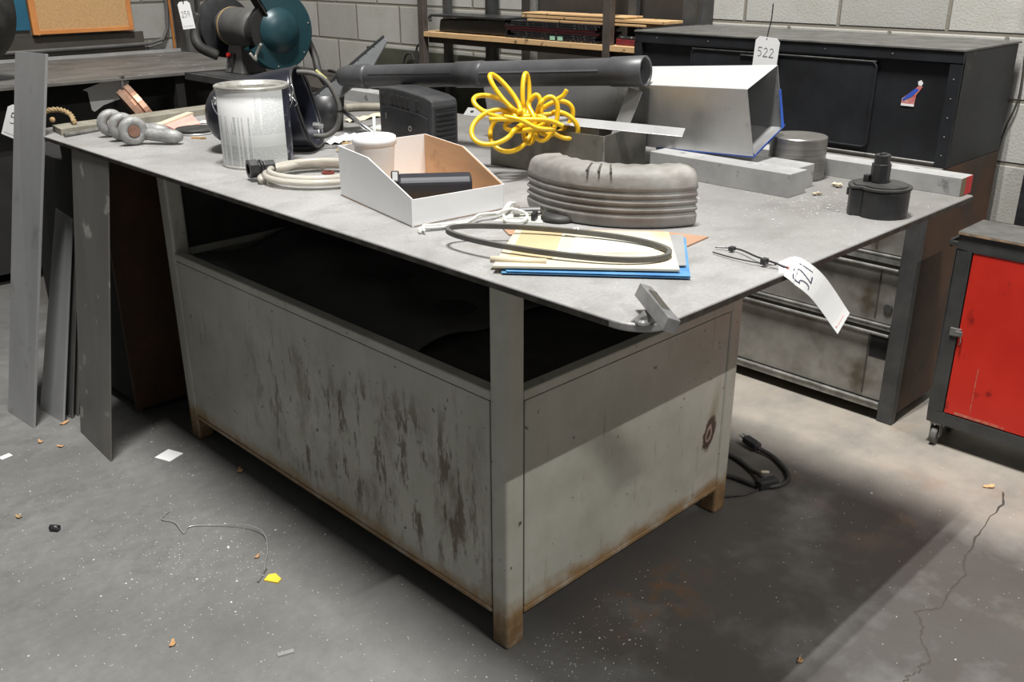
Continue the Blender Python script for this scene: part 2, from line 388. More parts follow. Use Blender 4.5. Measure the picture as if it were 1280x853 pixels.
def strokes(paths, M, w, m, parent, name='handwritten_number', th=.0003):
    """pen strokes: polylines in a 2-D frame mapped by M(u, v) -> point, drawn as thin raised ribbons"""
    b = MB()
    for path, ww in paths:
        for i in range(len(path) - 1):
            (u0, v0), (u1, v1) = path[i], path[i + 1]
            dx, dy = u1 - u0, v1 - v0; L = math.hypot(dx, dy) or 1e-6
            nx, ny = -dy / L * w * ww / 2, dx / L * w * ww / 2
            ex, ey = dx / L * w * ww * .3, dy / L * w * ww * .3
            q = [(u0 + nx - ex, v0 + ny - ey), (u0 - nx - ex, v0 - ny - ey), (u1 - nx + ex, v1 - ny + ey), (u1 + nx + ex, v1 + ny + ey)]
            b.hexa([M(u, v, .0001) for u, v in q], [M(u, v, .0001 + th) for u, v in q])
    return b.build(name, m, parent)

def arc(cx, cy, rx, ry, a0, a1, n=8):
    return [(cx + rx * math.cos(math.radians(a0 + (a1 - a0) * k / n)), cy + ry * math.sin(math.radians(a0 + (a1 - a0) * k / n))) for k in range(n + 1)]
# digits in a unit box (0..1 wide, 0..1 high)
DG = {
 '5': [([(.85, 1), (.2, .98)], 1.6), ([(.2, .98), (.16, .58)] + arc(.42, .33, .42, .30, 120, -120, 8), 1.)],
 '2': [(arc(.45, .74, .36, .25, 160, -20, 7) + [(.1, .03)], 1.), ([(.1, .03), (.95, .06)], 1.7)],
 '1': [([(.5, 1), (.5, 0)], .8)],
 '9': [(arc(.5, .7, .32, .28, 10, 370, 10) + [(.72, 0)], 1.)],
}
def number(text, x0, y0, w, h, gap=.25):
    out = []
    for i, ch in enumerate(text):
        for path, ww in DG[ch]:
            out.append(([(x0 + (i * (1 + gap) + u) * w, y0 + v * h) for u, v in path], ww))
    return out

# ------------------------------------------------------------------ room
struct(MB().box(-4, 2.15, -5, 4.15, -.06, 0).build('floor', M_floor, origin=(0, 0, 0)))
struct(MB().box(2.0, 2.15, -5, 4.15, 0, 3.4).build('wall_right', M_blockR, origin=(0, 0, 0)))
struct(MB().box(-4, 2.0, 4.0, 4.15, 0, 3.4).build('wall_back', M_blockB, origin=(0, 0, 0)))
crk = MB()
cpts = catmull([(1.33, -.46, 0), (1.27, -.484, 0), (1.13, -.489, 0), (1.035, -.502, 0), (.96, -.512, 0), (.896, -.536, 0), (.81, -.537, 0), (.746, -.548, 0), (.70, -.515, 0), (.684, -.53, 0), (.65, -.548, 0),
                (.615, -.562, 0), (.57, -.600, 0), (.548, -.592, 0), (.52, -.598, 0), (.497, -.588, 0), (.47, -.592, 0), (.40, -.58, 0), (.33, -.60, 0)], 5)
cpts = [p + Vector((random.uniform(-.003, .003), random.uniform(-.0035, .0035), 0)) for p in cpts]
crk.tube([p + Vector((0, 0, .0001)) for p in cpts], .001, 6, radii=[(.0005, random.uniform(.0007, .0034)) for p in cpts], flat=(0, 0, 1))
c_ = crk.build('crack', M_seam, bpy.data.objects['floor'])
# pipe and column on the back wall
pp = [(1.372, 3.975, 3.2), (1.372, 3.975, 1.3), (1.372, 3.975, 1.05), (1.362, 3.975, .94), (1.33, 3.975, .885), (1.26, 3.975, .868), (1.1, 3.975, .866), (.7, 3.975, .864), (-1.5, 3.975, .86)]
tag(MB().tube(pp, .0095, 10).build('conduit_pipe', M_greycast, smooth=True), 'grey metal conduit pipe bent round a corner on the back wall, beside the cork board', 'pipe')
tag(MB().tube([(1.396, 3.988, .005), (1.396, 3.988, 1.6), (1.394, 3.988, 3.2)], .008, 8).build('thin_pipe', M_orange, smooth=True), 'thin orange-brown pipe running up the back wall beside the dark column', 'pipe')
cb = thing('steel_column', (1.462, 3.95, 0), 'dark grey upright steel column against the back wall, left of the bench grinder', 'column')
MB().box(1.412, 1.425, 3.88, 4.0, 0, 3.3).build('flange', M_post, cb)
MB().box(1.502, 1.515, 3.88, 4.0, 0, 3.3).build('flange', M_post, cb)
MB().box(1.425, 1.502, 3.92, 3.934, 0, 3.3).build('web', mat('column_web', (.075, .072, .066), (.11, .105, .098), .6, .1, 8), cb)
MB().box(-2.2, 1.23, 3.985, 3.998, .80, .93).build('wall_panel', M_backdark)
tag(bpy.data.objects['wall_panel'], 'long dark board fixed low on the back wall, behind the back bench', 'board')
# cork board and blue board
ck = thing('cork_board', (.92, 3.96, .936), 'tan cork notice board in an orange wood frame on the back wall', 'notice board')
MB().box(.70, 1.15, 3.962, 3.975, .955, 1.60).build('cork_sheet', M_cork, ck)
MB().box(.672, .70, 3.955, 3.98, .94, 1.62).box(1.15, 1.172, 3.955, 3.98, .94, 1.62).box(.70, 1.15, 3.955, 3.98, .94, .96).box(.70, 1.15, 3.955, 3.98, 1.60, 1.62).build('frame', M_orange, ck, bevel=.002)
tag(MB().box(.40, .668, 3.97, 3.985, .962, 1.6).build('blue_board', M_bluepan, bevel=.002), 'plain teal-blue painted board on the back wall, left of the cork board', 'board')

# back bench (along the back wall)
bb = thing('back_workbench', (.2, 3.5, 0), 'long steel workbench against the back wall with a pale worn top and dark space below', 'workbench')
tb = MB().box(-1.6, 1.42, 2.98, 3.97, .806, .82).build('bench_top', mat('worn_bench_top', (.085, .08, .072), (.17, .16, .148), .6, .1, 5, stretch=(.7, 1.5, 1), spots=(30, .66, .74, (.35, .34, .32))), bb, bevel=.002)
MB().box(-1.55, 1.38, 3.12, 3.9, .05, .80).build('body', M_matteblack, bb)  # near-black box paints the shade under the bench top
MB().box(-1.6, 1.42, 3.955, 3.972, .82, .835).build('back_rail', M_light, bb)
for x in (-1.3, -.2, .9):
    MB().box(x, x + .04, 3.0, 3.04, 0, .806).build('leg', M_matteblack, bb)
MB().cyl(.008, .775, .8055, (.66, 2.988, 0)).cyl(.012, .8205, .828, (.66, 2.988, 0)).build('bolt', M_chrome, bb)
gp = MB()
gp.prism([(.54, 0.01), (.56, .0), (.565, -.075), (.575, -.085), (.62, -.06), (.72, -.035), (.745, .03), (.63, .035)], -.001, .001, Matrix(((1, 0, 0, .0), (0, 0, 1, 3.117), (0, 1, 0, .757), (0, 0, 0, 1))))
tag(gp.build('paper_scrap', M_white), 'grey scrap of paper stuck on the dark front under the back workbench top', 'paper')

# floor fan at the left edge of the frame
fan = thing('fan', (.16, 3.3, .82), 'large black wire-cage fan on the back workbench, in front of the blue board', 'fan')
Mf = Matrix.Translation(Vector((.16, 3.30, 1.117))) @ Vector((.70, .45, .1)).to_track_quat('Z', 'Y').to_matrix().to_4x4()
R_ = .238
g_ = MB()
for r, h in ((R_, 0), (R_, .05), (R_, -.05), (R_ * .8, .068), (R_ * .8, -.068), (R_ * .55, .078), (R_ * .55, -.078), (R_ * .3, .082), (R_ * .3, -.082)):
    g_.tube([Mf @ Vector((r * math.cos(a), r * math.sin(a), h)) for a in [2 * PI * k / 40 for k in range(40)]], .0026, 6, closed=True)
for k in range(64):
    a = 2 * PI * k / 64; cs, sn = math.cos(a), math.sin(a)
    g_.tube([Mf @ Vector((r * cs, r * sn, h)) for r, h in ((.03, .083), (R_ * .55, .078), (R_ * .8, .068), (R_, .05), (R_, -.05), (R_ * .8, -.068), (R_ * .55, -.078), (.03, -.083))], .0012, 5)
g_.build('guard', M_black, fan)
MB().lathe([(R_ + .001, -.052), (R_ + .006, -.05), (R_ + .006, .05), (R_ + .001, .052), (R_ - .002, .05), (R_ - .002, -.05), (R_ + .001, -.052)], M=Mf, seg=48).build('rim', M_rubber, fan, smooth=True)
bl = MB()
for k in range(4):
    a0 = 2 * PI * k / 4 + .4; vs = []
    for i in range(7):
        r = .03 + i * .028
        for sgn in (-1, 1):
            a = a0 + sgn * (.30 + .20 * i / 6); vs.append(Mf @ Vector((r * math.cos(a), r * math.sin(a), .022 * sgn)))
    bl.add(vs, [(2 * i, 2 * i + 1, 2 * i + 3, 2 * i + 2) for i in range(6)])
bl.build('blade', M_black, fan, solid=.002)
MB().lathe([(.0001, -.06), (.035, -.055), (.04, 0), (.035, .06), (.0001, .065)], M=Mf).build('hub', M_rubber, fan, smooth=True)
MB().tube([(.17, 3.42, 1.117), (.17, 3.42, .95), (.17, 3.42, .84)], .014, 12).tube([(.16, 3.36, 1.117), (.17, 3.42, 1.117)], .02, 12).build('pole', M_rubber, fan)
MB().cyl(.13, .8205, .84, (.17, 3.42, 0)).build('base', M_rubber, fan, bevel=.004)

# ------------------------------------------------------------------ right wall: shelving, cabinet on drawers
sh = thing('shelving_unit', (1.85, 1.78, 0), 'brown steel shelving unit with a plywood shelf against the block wall', 'shelving')
for (x, y) in ((1.75, 2.315), (1.75, 1.255), (1.895, 2.315), (1.895, 1.255)):
    MB().box(x - .014, x + .014, y - .016, y + .02, 0, 2.1).build('upright', M_shelfpost if x < 1.8 else M_post, sh, bevel=.002)
MB().box(1.765, 1.905, 1.0, 2.33, .962, .982).box(1.735, 1.765, 1.272, 2.297, .962, .982).box(1.735, 1.765, 1.0, 1.237, .962, .982).build('shelf_board', M_ply, sh, bevel=.001)
MB().box(1.766, 1.776, 1.0, 2.30, .935, .9618).build('shelf_bracket', M_backdark, sh)
MB().box(1.766, 1.89, 1.23, 2.33, .30, .32).build('shelf_board', M_backdark, sh)
tag(MB().cyl(.030, 0, 2.6, (1.945, 2.08, 0), seg=24).build('round_post', M_charcoal, smooth=True), 'round dark grey post standing behind the plywood shelf', 'post')
tag(MB().box(1.975, 1.99, 1.075, 1.93, .0, 2.2).build('brown_sheet', M_backdark, bevel=.003), 'large dark brown sheet leaning flat on the wall behind the shelving', 'sheet')
tag(MB().box(1.945, 1.965, 1.82, 1.85, 0, 2.1).build('narrow_strip', M_rail, bevel=.002), 'narrow grey upright strip in front of the dark brown sheet', 'strip')
sp = thing('wall_post', (1.96, 1.02, 0), 'dark grey square steel post on the wall behind the left end of the black cabinet', 'post')
MB().box(1.93, 1.998, .975, 1.065, 0, 2.6).build('box_section', M_post, sp, bevel=.003)
MB().box(1.926, 1.93, .995, 1.0, 0, 2.6).build('weld_seam', M_seam, sp)
tag(MB().box(1.975, 1.99, 1.94, 3.05, .02, .865).build('olive_panel', M_olive, bevel=.003), 'dull olive steel panel against the block wall behind the vacuum nozzle', 'panel')
wb = thing('side_workbench', (1.75, 3.1, 0), 'low dark bench along the block wall, littered with cables, behind the vacuum nozzle', 'workbench')
MB().box(1.5, 1.965, 2.4, 3.9, .70, .72).build('bench_top', M_backdark, wb, bevel=.002)
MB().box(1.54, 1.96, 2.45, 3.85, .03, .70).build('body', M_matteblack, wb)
for k, (x, y) in enumerate(((1.66, 3.72), (1.84, 3.68), (1.66, 2.68), (1.84, 3.02))):
    pts = [(x + .075 * math.cos(a) * (1 + .3 * math.sin(3 * a + k)), y + .15 * math.sin(a), .728 + .012 * (1 + math.sin(2 * a + k))) for a in [2 * PI * i / 30 for i in range(30)]]
    tag(MB().tube(pts, .006, 8, closed=True).build('cable_coil', M_rubber, smooth=True),
        ['dark cable loop on the low bench, nearest the grinder', 'dark cable loop on the low bench, against the wall near the corner', 'dark cable loop on the low bench, nearest the vacuum nozzle', 'dark cable loop on the low bench, right by the olive panel'][k], 'cable', 'cable loops on the low bench')
tag(MB().tube(catmull([(1.955, 2.72, .722), (1.955, 2.725, .80), (1.955, 2.70, .845), (1.955, 2.66, .85), (1.955, 2.64, .82)], 6), .005, 8).build('wire_hook', M_rubber, smooth=True), 'low bent dark wire hook on the low bench, left one of two', 'hook', 'wire hooks by the shelving')
tag(MB().tube(catmull([(1.95, 2.60, .80), (1.95, 2.615, .87), (1.95, 2.59, .90), (1.95, 2.565, .88), (1.95, 2.57, .80), (1.95, 2.58, .722)], 6), .005, 8).build('wire_hook', M_rubber, smooth=True), 'taller looped dark wire hook, right next to the left shelving upright', 'hook', 'wire hooks by the shelving')

# items on the shelf
tr = thing('plastic_tray', (1.84, 2.02, .982), 'black plastic tray with a folded lip on the left of the plywood shelf', 'tray')
MB().prism([(2.235, .985), (2.225, 1.036), (1.82, 1.05), (1.80, .985)], 1.77, 1.89, Matrix(((0, 0, 1, 0), (1, 0, 0, 0), (0, 1, 0, 0), (0, 0, 0, 1)))).build('body', M_black, tr, bevel=.006)
MB().box(1.745, 1.90, 1.80, 2.26, 1.046, 1.056).tube([(1.748, 2.262, 1.05), (1.748, 2.268, 1.04), (1.748, 2.262, 1.025)], .008, 8).build('lip', M_black, tr, bevel=.003)
for k in range(7):
    z0 = .983 + k * .0095; y0 = 1.30 + .012 * ((k * 5) % 3); y1 = 1.80 - .018 * ((k * 3) % 4)
    lbl = ['flat printed booklet, bottom of the pile on the plywood shelf', 'flat dark booklet, second from the bottom of the shelf pile', 'flat dark booklet, third from the bottom of the shelf pile',
           'red-edged booklet, fourth from the bottom of the shelf pile', 'red-edged booklet, fifth from the bottom of the shelf pile', 'dark booklet, second from the top of the shelf pile', 'speckled dark booklet on top of the shelf pile'][k]
    mk = thing('booklet', (1.84, (y0 + y1) / 2, z0), lbl, 'booklet', 'booklets piled on the plywood shelf')
    MB().box(1.75, 1.88, y0, y1, z0 + .0005, z0 + .0085).build('pages', M_mag1 if k not in (3, 4) else M_mag2, mk, bevel=.001)
    MB().box(1.748, 1.882, y0 - .002, y1 + .002, z0 + .0078, z0 + .0092).build('cover', M_black, mk)
for y in (1.535, 1.495):
    tag(MB().box(1.7465, 1.7478, y - .014, y + .012, .986, 1.0).build('mint_label', M_mint), 'small mint green sticker on the booklet pile, %s one' % ('left' if y > 1.5 else 'right'), 'sticker', 'mint stickers on the booklets')
for k, (y0, y1, z0, h) in enumerate(((1.10, 1.69, 1.050, .008), (1.02, 1.72, 1.062, .010), (1.20, 1.72, 1.075, .006))):
    tag(MB().box(1.7665, 1.878, y0, y1, z0, z0 + h).build('plywood_sheet', M_ply, bevel=.001),
        ['thin plywood sheet lying directly on the booklet pile', 'plywood sheet in the middle of the three above the booklets', 'short plywood sheet on top of the booklet pile'][k], 'plywood', 'plywood sheets above the booklets')
tag(MB().box(1.768, 1.878, 1.03, 1.235, .983, 1.004).build('red_catalogue', M_mag2, bevel=.002), 'red flat catalogue on the shelf just right of the brown upright', 'booklet')
tag(MB().box(1.768, 1.87, 1.06, 1.22, 1.006, 1.014).build('white_catalogue', M_mag1, bevel=.002), 'crumpled pale catalogue lying on the red one on the shelf', 'booklet')

# lower drawer unit with rust-brown side
du = thing('drawer_unit', (1.73, .45, 0), 'wide steel drawer unit with rust-brown side under the black cabinet', 'drawer unit')
MB().box(1.51, 1.96, -.09, .985, .03, .744).build('carcass', M_rustside, du)
MB().box(1.485, 1.512, -.092, -.045, 0, .744).build('corner_post', M_post, du, bevel=.003)
MB().box(1.485, 1.512, .95, .99, 0, .744).build('corner_post', M_post, du, bevel=.003)
MB().box(1.488, 1.565, -.088, .985, .7442, .7475).build('top_ledge', mat('dusty_ledge', (.16, .155, .14), (.26, .25, .23), .6, .1, 12), du)
for (z0, z1, nm) in ((.06, .262, 0), (.30, .458, 1), (.505, .735, 2)):
    dr = MB().box(1.495, 1.509, -.044, .949, z0, z1).build('drawer', M_drawer, du, bevel=.002)
    ys = (.012, .005, .03)[nm]
    MB().box(1.4925, 1.495, ys, ys + .004, z0 + .012, z1 - .004).build('seam', M_seam, dr)
    if not nm: MB().box(1.494, 1.4951, -.043, ys - .002, z1 - .07, z1 - .002).build('dark_opening', M_matteblack, dr)
    if nm: MB().cyl(.013, 0, .006, (1.495, -.022 - .006 * nm, (z0 + z1) / 2 - (.0, .03, .01)[nm]), (-1, 0, 0), 16).build('bolt', M_post, dr, bevel=.001)
for (z0, z1) in ((.262, .30), (.458, .505)):
    MB().box(1.482, 1.508, -.046, .949, z0 + .022, z1 - .002).tube([(1.484, -.046, z1 - .003), (1.484, .949, z1 - .003)], .004, 8).tube([(1.480, -.046, z0 + .008), (1.480, .949, z0 + .008)], .005, 8).build('rail', M_rail, du, bevel=.001)
    MB().box(1.49, 1.508, -.046, .949, z0 + .001, z0 + .02).build('gap_strip', M_seam, du)
MB().box(1.482, 1.509, -.046, .949, .036, .056).tube([(1.482, -.046, .056), (1.482, .949, .056)], .004, 8).build('rail', M_rail, du, bevel=.002)

# black upper cabinet
bc = thing('black_cabinet', (1.76, .45, .744), 'long black steel cabinet with a sliding door, standing on the drawer unit', 'cabinet')
MB().box(1.585, 1.965, -.088, .988, .7445, 1.05).build('carcass', M_blackcab, bc, bevel=.002)
MB().box(1.57, 1.585, -.09, .99, 1.020, 1.05).box(1.57, 1.585, -.09, -.058, .745, 1.02).box(1.57, 1.585, .962, .99, .745, 1.02).build('front_frame', M_blackcab, bc, bevel=.0015)
MB().box(1.575, 1.584, -.058, .962, .746, .757).tube([(1.573, -.058, .757), (1.573, .962, .757)], .003, 6).build('bottom_track', M_rail, bc)
MB().box(1.566, 1.97, -.094, .992, 1.0505, 1.056).build('top_sheet', M_cabtop, bc, bevel=.001)
# raised sliding door with rounded corners
def rrect(y0, y1, z0, z1, r, n=5):
    o = []
    for cy, cz, a in ((y1 - r, z1 - r, 0), (y0 + r, z1 - r, 90), (y0 + r, z0 + r, 180), (y1 - r, z0 + r, 270)):
        o += [(cy + r * math.cos(math.radians(a + 90 * k / n)), cz + r * math.sin(math.radians(a + 90 * k / n))) for k in range(n + 1)]
    return o
YZ = Matrix(((0, 0, 1, 0), (1, 0, 0, 0), (0, 1, 0, 0), (0, 0, 0, 1)))
sd_ = MB().prism(rrect(.14, .765, .772, 1.012, .016), 1.576, 1.5845, YZ).build('sliding_door', M_blackcab, bc, bevel=.0025)
ring = rrect(.143, .762, .775, 1.009, .015)
MB().tube([(1.575, y, z) for y, z in ring], .0032, 6, closed=True).build('raised_edge', M_blackcab, sd_, smooth=True)
MB().tube([(1.574, .143, 1.0115), (1.574, .76, 1.0115)], .0022, 6).build('top_edge', M_rail, sd_, smooth=True)
MB().box(1.5705, 1.576, .45, .58, 1.0, 1.004).box(1.5735, 1.576, .45, .58, .965, 1.0).build('pull', M_blackcab, sd_)
MB().tube([(1.569, .455, 1.002), (1.569, .578, 1.002)], .0022, 6).build('pull_edge', M_chrome, sd_, smooth=True)
rv = MB()
for z in (.78, .83, .88, .93, .98): rv.lathe([(.0001, 0), (.0022, .0), (.0016, .0016), (.0001, .002)], (1.57, -.074, z), (-1, 0, 0), 8)
for y in (.1, .3, .5, .7, .9): rv.lathe([(.0001, 0), (.0022, .0), (.0016, .0016), (.0001, .002)], (1.57, y, 1.035), (-1, 0, 0), 8)
rv.build('rivets', M_rail, bc)
stk = MB().prism([(.062, .905), (.026, .905), (.024, .93), (.010, .952), (.018, .958), (.028, .948), (.05, .928), (.062, .918)], 1.5832, 1.5843, YZ).build('sticker', mat('sticker_red', (.55, .10, .09), (.6, .35, .33), .5, 0, 60), bc)
lab(stk, 'small torn red, white and blue sticker')
MB().prism([(.060, .917), (.045, .932), (.028, .948), (.018, .945), (.035, .925), (.058, .912)], 1.5826, 1.5831, YZ).build('blue_shape', mat('sticker_blue', (.04, .10, .5), None, .5), stk)
MB().prism([(.062, .899), (.026, .899), (.026, .905), (.062, .905)], 1.5828, 1.5843, YZ).prism([(.013, .955), (.022, .957), (.024, .966), (.016, .970), (.010, .962)], 1.5828, 1.5843, YZ).build('white_shape', M_white, stk)

# tag 522 hanging from the sliding door pull
t5 = thing('lot_tag', (1.556, .465, .975), 'white tag numbered 522 hanging on the sliding door of the black cabinet', 'tag')
def tag_poly(w, h, ch):
    return [(-w / 2 + ch, h), (w / 2 - ch, h), (w / 2, h - ch), (w / 2, 0), (-w / 2, 0), (-w / 2, h - ch)]
M5 = Matrix.Translation(Vector((1.552, .482, .955))) @ Matrix(((0, 0, -1, 0), (-1, 0, 0, 0), (0, 1, 0, 0), (0, 0, 0, 1))) @ Matrix.Rotation(-.06, 4, 'Z')
MB().prism(tag_poly(.082, .105, .012), 0, .0006, M5).build('card', M_white, t5)
strokes(number('522', -.030, .048, .016, .026), lambda u, v, h: M5 @ Vector((u, v, .0006 + h)), .0018, M_inkgrey, t5)
MB().tube(catmull([(1.552, 0.480, .955 + .098), (1.556, 0.480, 1.075), (1.56, 0.476, 1.11), (1.558, 0.474, 1.155)], 5), .0018, 6).tube(catmull([(1.552, 0.480, 1.053), (1.566, 0.480, 1.04), (1.571, 0.480, 1.006)], 5), .0016, 6).build('zip_tie', M_black, t5, smooth=True)

# cable hanging on the wall right of the cabinet
tag(MB().tube(catmull([(1.99, -.10, 1.30), (1.99, -.10, 1.06), (1.988, -.107, .9), (1.99, -.085, .80), (1.988, -.075, .7), (1.99, -.068, .60), (1.988, -.066, .45), (1.99, -.07, .2), (1.985, -.07, .004)], 8), .003, 6).build('thin_wire', M_seam, smooth=True), 'thin dark wire hanging down the block wall right of the black cabinet', 'wire')
tag(MB().box(1.975, 1.998, -.23, -.165, .4, .73).build('wall_bracket', M_black, bevel=.003), 'dark upright bracket on the wall above the red tool cabinet', 'bracket')

# red tool cabinet at the right edge
rc = thing('red_tool_cabinet', (1.54, -.55, 0), 'dark steel cabinet on casters with a bright red door, at the right edge', 'cabinet')
x0, y1, y0 = 1.45, -.20, -.90
MB().box(x0 + .012, x0 + .16, y0, y1, .075, .60).build('carcass', M_charcoal, rc)
MB().box(x0, x0 + .02, y0, y1, .57, .612).box(x0, x0 + .02, y0, y1, .07, .106).box(x0, x0 + .02, y1 - .040, y1, .106, .57).box(x0, x0 + .02, y0, y0 + .04, .106, .57).build('front_frame', M_charcoal, rc, bevel=.002)
MB().box(x0 - .004, x0 + .165, y0 - .002, y1 + .002, .6125, .618).build('top_sheet', M_cabtop, rc, bevel=.001)
MB().box(x0 - .006, x0 - .0042, y0, y1, .611, .616).build('top_edge', mat('worn_top_edge', (.5, .33, .2), (.2, .16, .12), .5, .3, 30), rc)
dr = MB().box(x0 + .002, x0 + .011, y0 + .042, y1 - .043, .109, .568).build('door', M_red, rc, bevel=.0015)
MB().box(x0 + .0016, x0 + .0019, -.3105, -.3085, .12, .26).box(x0 + .0016, x0 + .0019, -.40, -.27, .1115, .119).build('scrape', M_scrape, dr)
MB().box(x0 - .005, x0 + .002, -.250, -.222, .335, .357).box(x0 - .011, x0 - .004, -.256, -.238, .34, .352).tube([(x0 - .009, -.253, .34), (x0 - .011, -.256, .325), (x0 - .007, -.252, .315)], .0015, 6).build('latch', M_rail, dr, bevel=.001)
MB().bar((x0 + .03, y1 + .028, .575), (x0 + .15, y1 + .028, .575), .008, .02).bar((x0 + .034, y1 - .0, .575), (x0 + .034, y1 + .03, .575), .012, .012).bar((x0 + .146, y1 - .0, .575), (x0 + .146, y1 + .03, .575), .012, .012).build('side_handle', M_charcoal, rc, bevel=.001)
for (x, y) in ((x0 + .02, y1 - .025), (x0 + .13, y1 - .025), (x0 + .02, y0 + .04), (x0 + .13, y0 + .04)):
    cs = MB().box(x - .012, x + .012, y - .016, y + .016, .062, .072).box(x - .010, x + .010, y - .014, y - .011, .025, .064).box(x - .010, x + .010, y + .011, y + .014, .025, .064).build('caster', M_rail, rc, bevel=.001)
    MB().lathe([(.0001, -.009), (.024, -.009), (.027, -.005), (.027, .005), (.024, .009), (.0001, .009)], (x, y, .027), (0, 1, 0), 20).build('wheel', M_greyrub, cs, smooth=False)

# ------------------------------------------------------------------ rusty unit under the left end of the table
ru = thing('rusty_pedestal', (.25, 1.85, 0), 'rust-brown steel pedestal with a black front under the left end of the table', 'pedestal')
MB().box(-.055, .62, 1.54, 1.79, .04, .8125).box(-.055, .62, 1.79, 2.15, .04, .735).build('body', M_matteblack, ru)  # near-black colour paints in the darkness behind the table end
MB().box(-.060, .62, 1.528, 1.54, .02, .812).build('side_panel', M_rustside, ru, bevel=.002)
MB().box(-.03, .60, 1.56, 2.12, 0, .04).build('plinth', M_matteblack, ru)

# ------------------------------------------------------------------ the main steel bench
tbn = thing('steel_workbench', (.38, .65, 0), 'large worn grey-green steel workbench with a thick steel plate top', 'workbench')
W_, L_, HL, HB = .759, 1.305, .556, .081
def rounded_plate():
    x0, x1, y0, y1, r = -.136, .93, -.398, 1.80, .055
    pts = [(x1, y0), (x1, y1), (x0, y1)]
    for k in range(9):
        a = math.radians(180 + 90 * k / 8); pts.append((x0 + r + r * math.cos(a), y0 + r + r * math.sin(a)))
    return pts
top = MB().prism(rounded_plate(), T - .0125, T).build('table_top', M_plate, tbn, bevel=.0030, seg=3, origin=(0, 0, 0))
# darker edge strip set just proud of the plate's front and end faces
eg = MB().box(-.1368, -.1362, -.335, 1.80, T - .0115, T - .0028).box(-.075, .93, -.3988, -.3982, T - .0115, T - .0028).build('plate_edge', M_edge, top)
P_ = .052
def post(xa, xb, ya, yb):
    MB().box(xa, xb, ya, yb, 0, T - .013).build('leg', M_cab, tbn, bevel=.007, seg=3, origin=(0, 0, 0))
post(0, .046, 0, .046); post(W_ - .046, W_, 0, .046); post(0, .046, L_ - .046, L_); post(W_ - .046, W_, L_ - .046, L_)
# side panels (with shallow seam) and end panels
def panel(x0, x1, y0, y1, z0, z1, nm='side_panel'):
    return MB().box(x0, x1, y0, y1, z0, z1).build(nm, M_cab, tbn, bevel=.0015, origin=(0, 0, 0))
panel(.0015, .010, .048, L_ - .048, HB, HL - .022)
panel(W_ - .010, W_ - .0015, .048, L_ - .048, HB, HL - .022)
panel(.048, W_ - .048, .0015, .010, HB, HL - .022, 'end_panel')
panel(.048, W_ - .048, L_ - .010, L_ - .0015, HB, HL - .022, 'end_panel')
# rails: above and below the panels, and under the plate on the right
for (x0, x1, y0, y1) in ((0, .028, .044, L_ - .044), (W_ - .028, W_, .044, L_ - .044)):
    MB().box(x0, x1, y0, y1, HL - .02, HL).build('rail', M_cab, tbn, bevel=.003, origin=(0, 0, 0))
for (x0, x1, y0, y1) in ((.044, W_ - .044, 0, .028), (.044, W_ - .044, L_ - .028, L_)):
    MB().box(x0, x1, y0, y1, HL - .02, HL).build('rail', M_cab, tbn, bevel=.003, origin=(0, 0, 0))
for (x0, x1, y0, y1) in ((.0, .012, .046, L_ - .046), (W_ - .012, W_, .046, L_ - .046), (.046, W_ - .046, 0, .012), (.046, W_ - .046, L_ - .012, L_)):
    MB().box(x0, x1, y0, y1, HB - .012, HB - .001).build('bottom_rail', M_cab, tbn, bevel=.002, origin=(0, 0, 0))
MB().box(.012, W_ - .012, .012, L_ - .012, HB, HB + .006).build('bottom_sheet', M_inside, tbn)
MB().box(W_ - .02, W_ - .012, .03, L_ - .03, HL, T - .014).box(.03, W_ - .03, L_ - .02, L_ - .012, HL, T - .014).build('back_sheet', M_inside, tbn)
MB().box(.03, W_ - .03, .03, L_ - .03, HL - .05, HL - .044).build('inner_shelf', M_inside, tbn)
# crumpled cover sheet lying on the inner shelf
N1, N2 = 24, 34; vs = []
for i in range(N1 + 1):
    for j in range(N2 + 1):
        x = .035 + .60 * i / N1; y = .34 + .90 * j / N2
        vs.append((x, y, HL - .035 + .018 * math.sin(7 * x + 9 * y) * math.sin(11 * y) + .03 * max(0, (y - .75)) * 1.6 + .01 * math.sin(23 * x - 5 * y)))
k_ = lambda i, j: i * (N2 + 1) + j
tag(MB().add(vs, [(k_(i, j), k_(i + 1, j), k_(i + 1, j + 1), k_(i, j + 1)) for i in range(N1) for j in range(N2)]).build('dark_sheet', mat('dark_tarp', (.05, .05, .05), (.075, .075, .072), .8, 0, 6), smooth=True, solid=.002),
    'rumpled dark sheet lying inside the open shelf of the steel workbench', 'sheet')

# ------------------------------------------------------------------ leaning strips at the left
def lean(name, b0, b1, t0, t1, th, m, label, parent=None):
    b0, b1, t0, t1 = map(Vector, (b0, b1, t0, t1)); n = (b1 - b0).cross(t0 - b0).normalized() * th
    if n.x < 0: n = -n
    return tag(MB().hexa([b0, b1, t1, t0], [b0 + n, b1 + n, t1 + n, t0 + n]).build(name, m, bevel=.0008), label, 'steel strip', 'steel strips leaning at the left')
lean('steel_strip', (-.326, 1.845, .0), (-.312, 1.675, .0), (-.104, 1.862, 1.040), (-.096, 1.655, 1.045), .0075, M_strip, 'tallest pale steel strip leaning on the left corner of the table')
lean('steel_strip', (-.223, 1.553, .0), (-.236, 1.315, .0), (-.130, 1.495, .8185), (-.133, 1.262, .8185), .004, M_strip2, 'wide dull grey steel plate leaning under the front edge of the table')
lean('steel_strip', (-.250, 1.795, .0), (-.236, 1.650, .0), (-.095, 1.800, .60), (-.088, 1.705, .585), .006, M_strip, 'shorter grey steel strip right behind the tallest one')
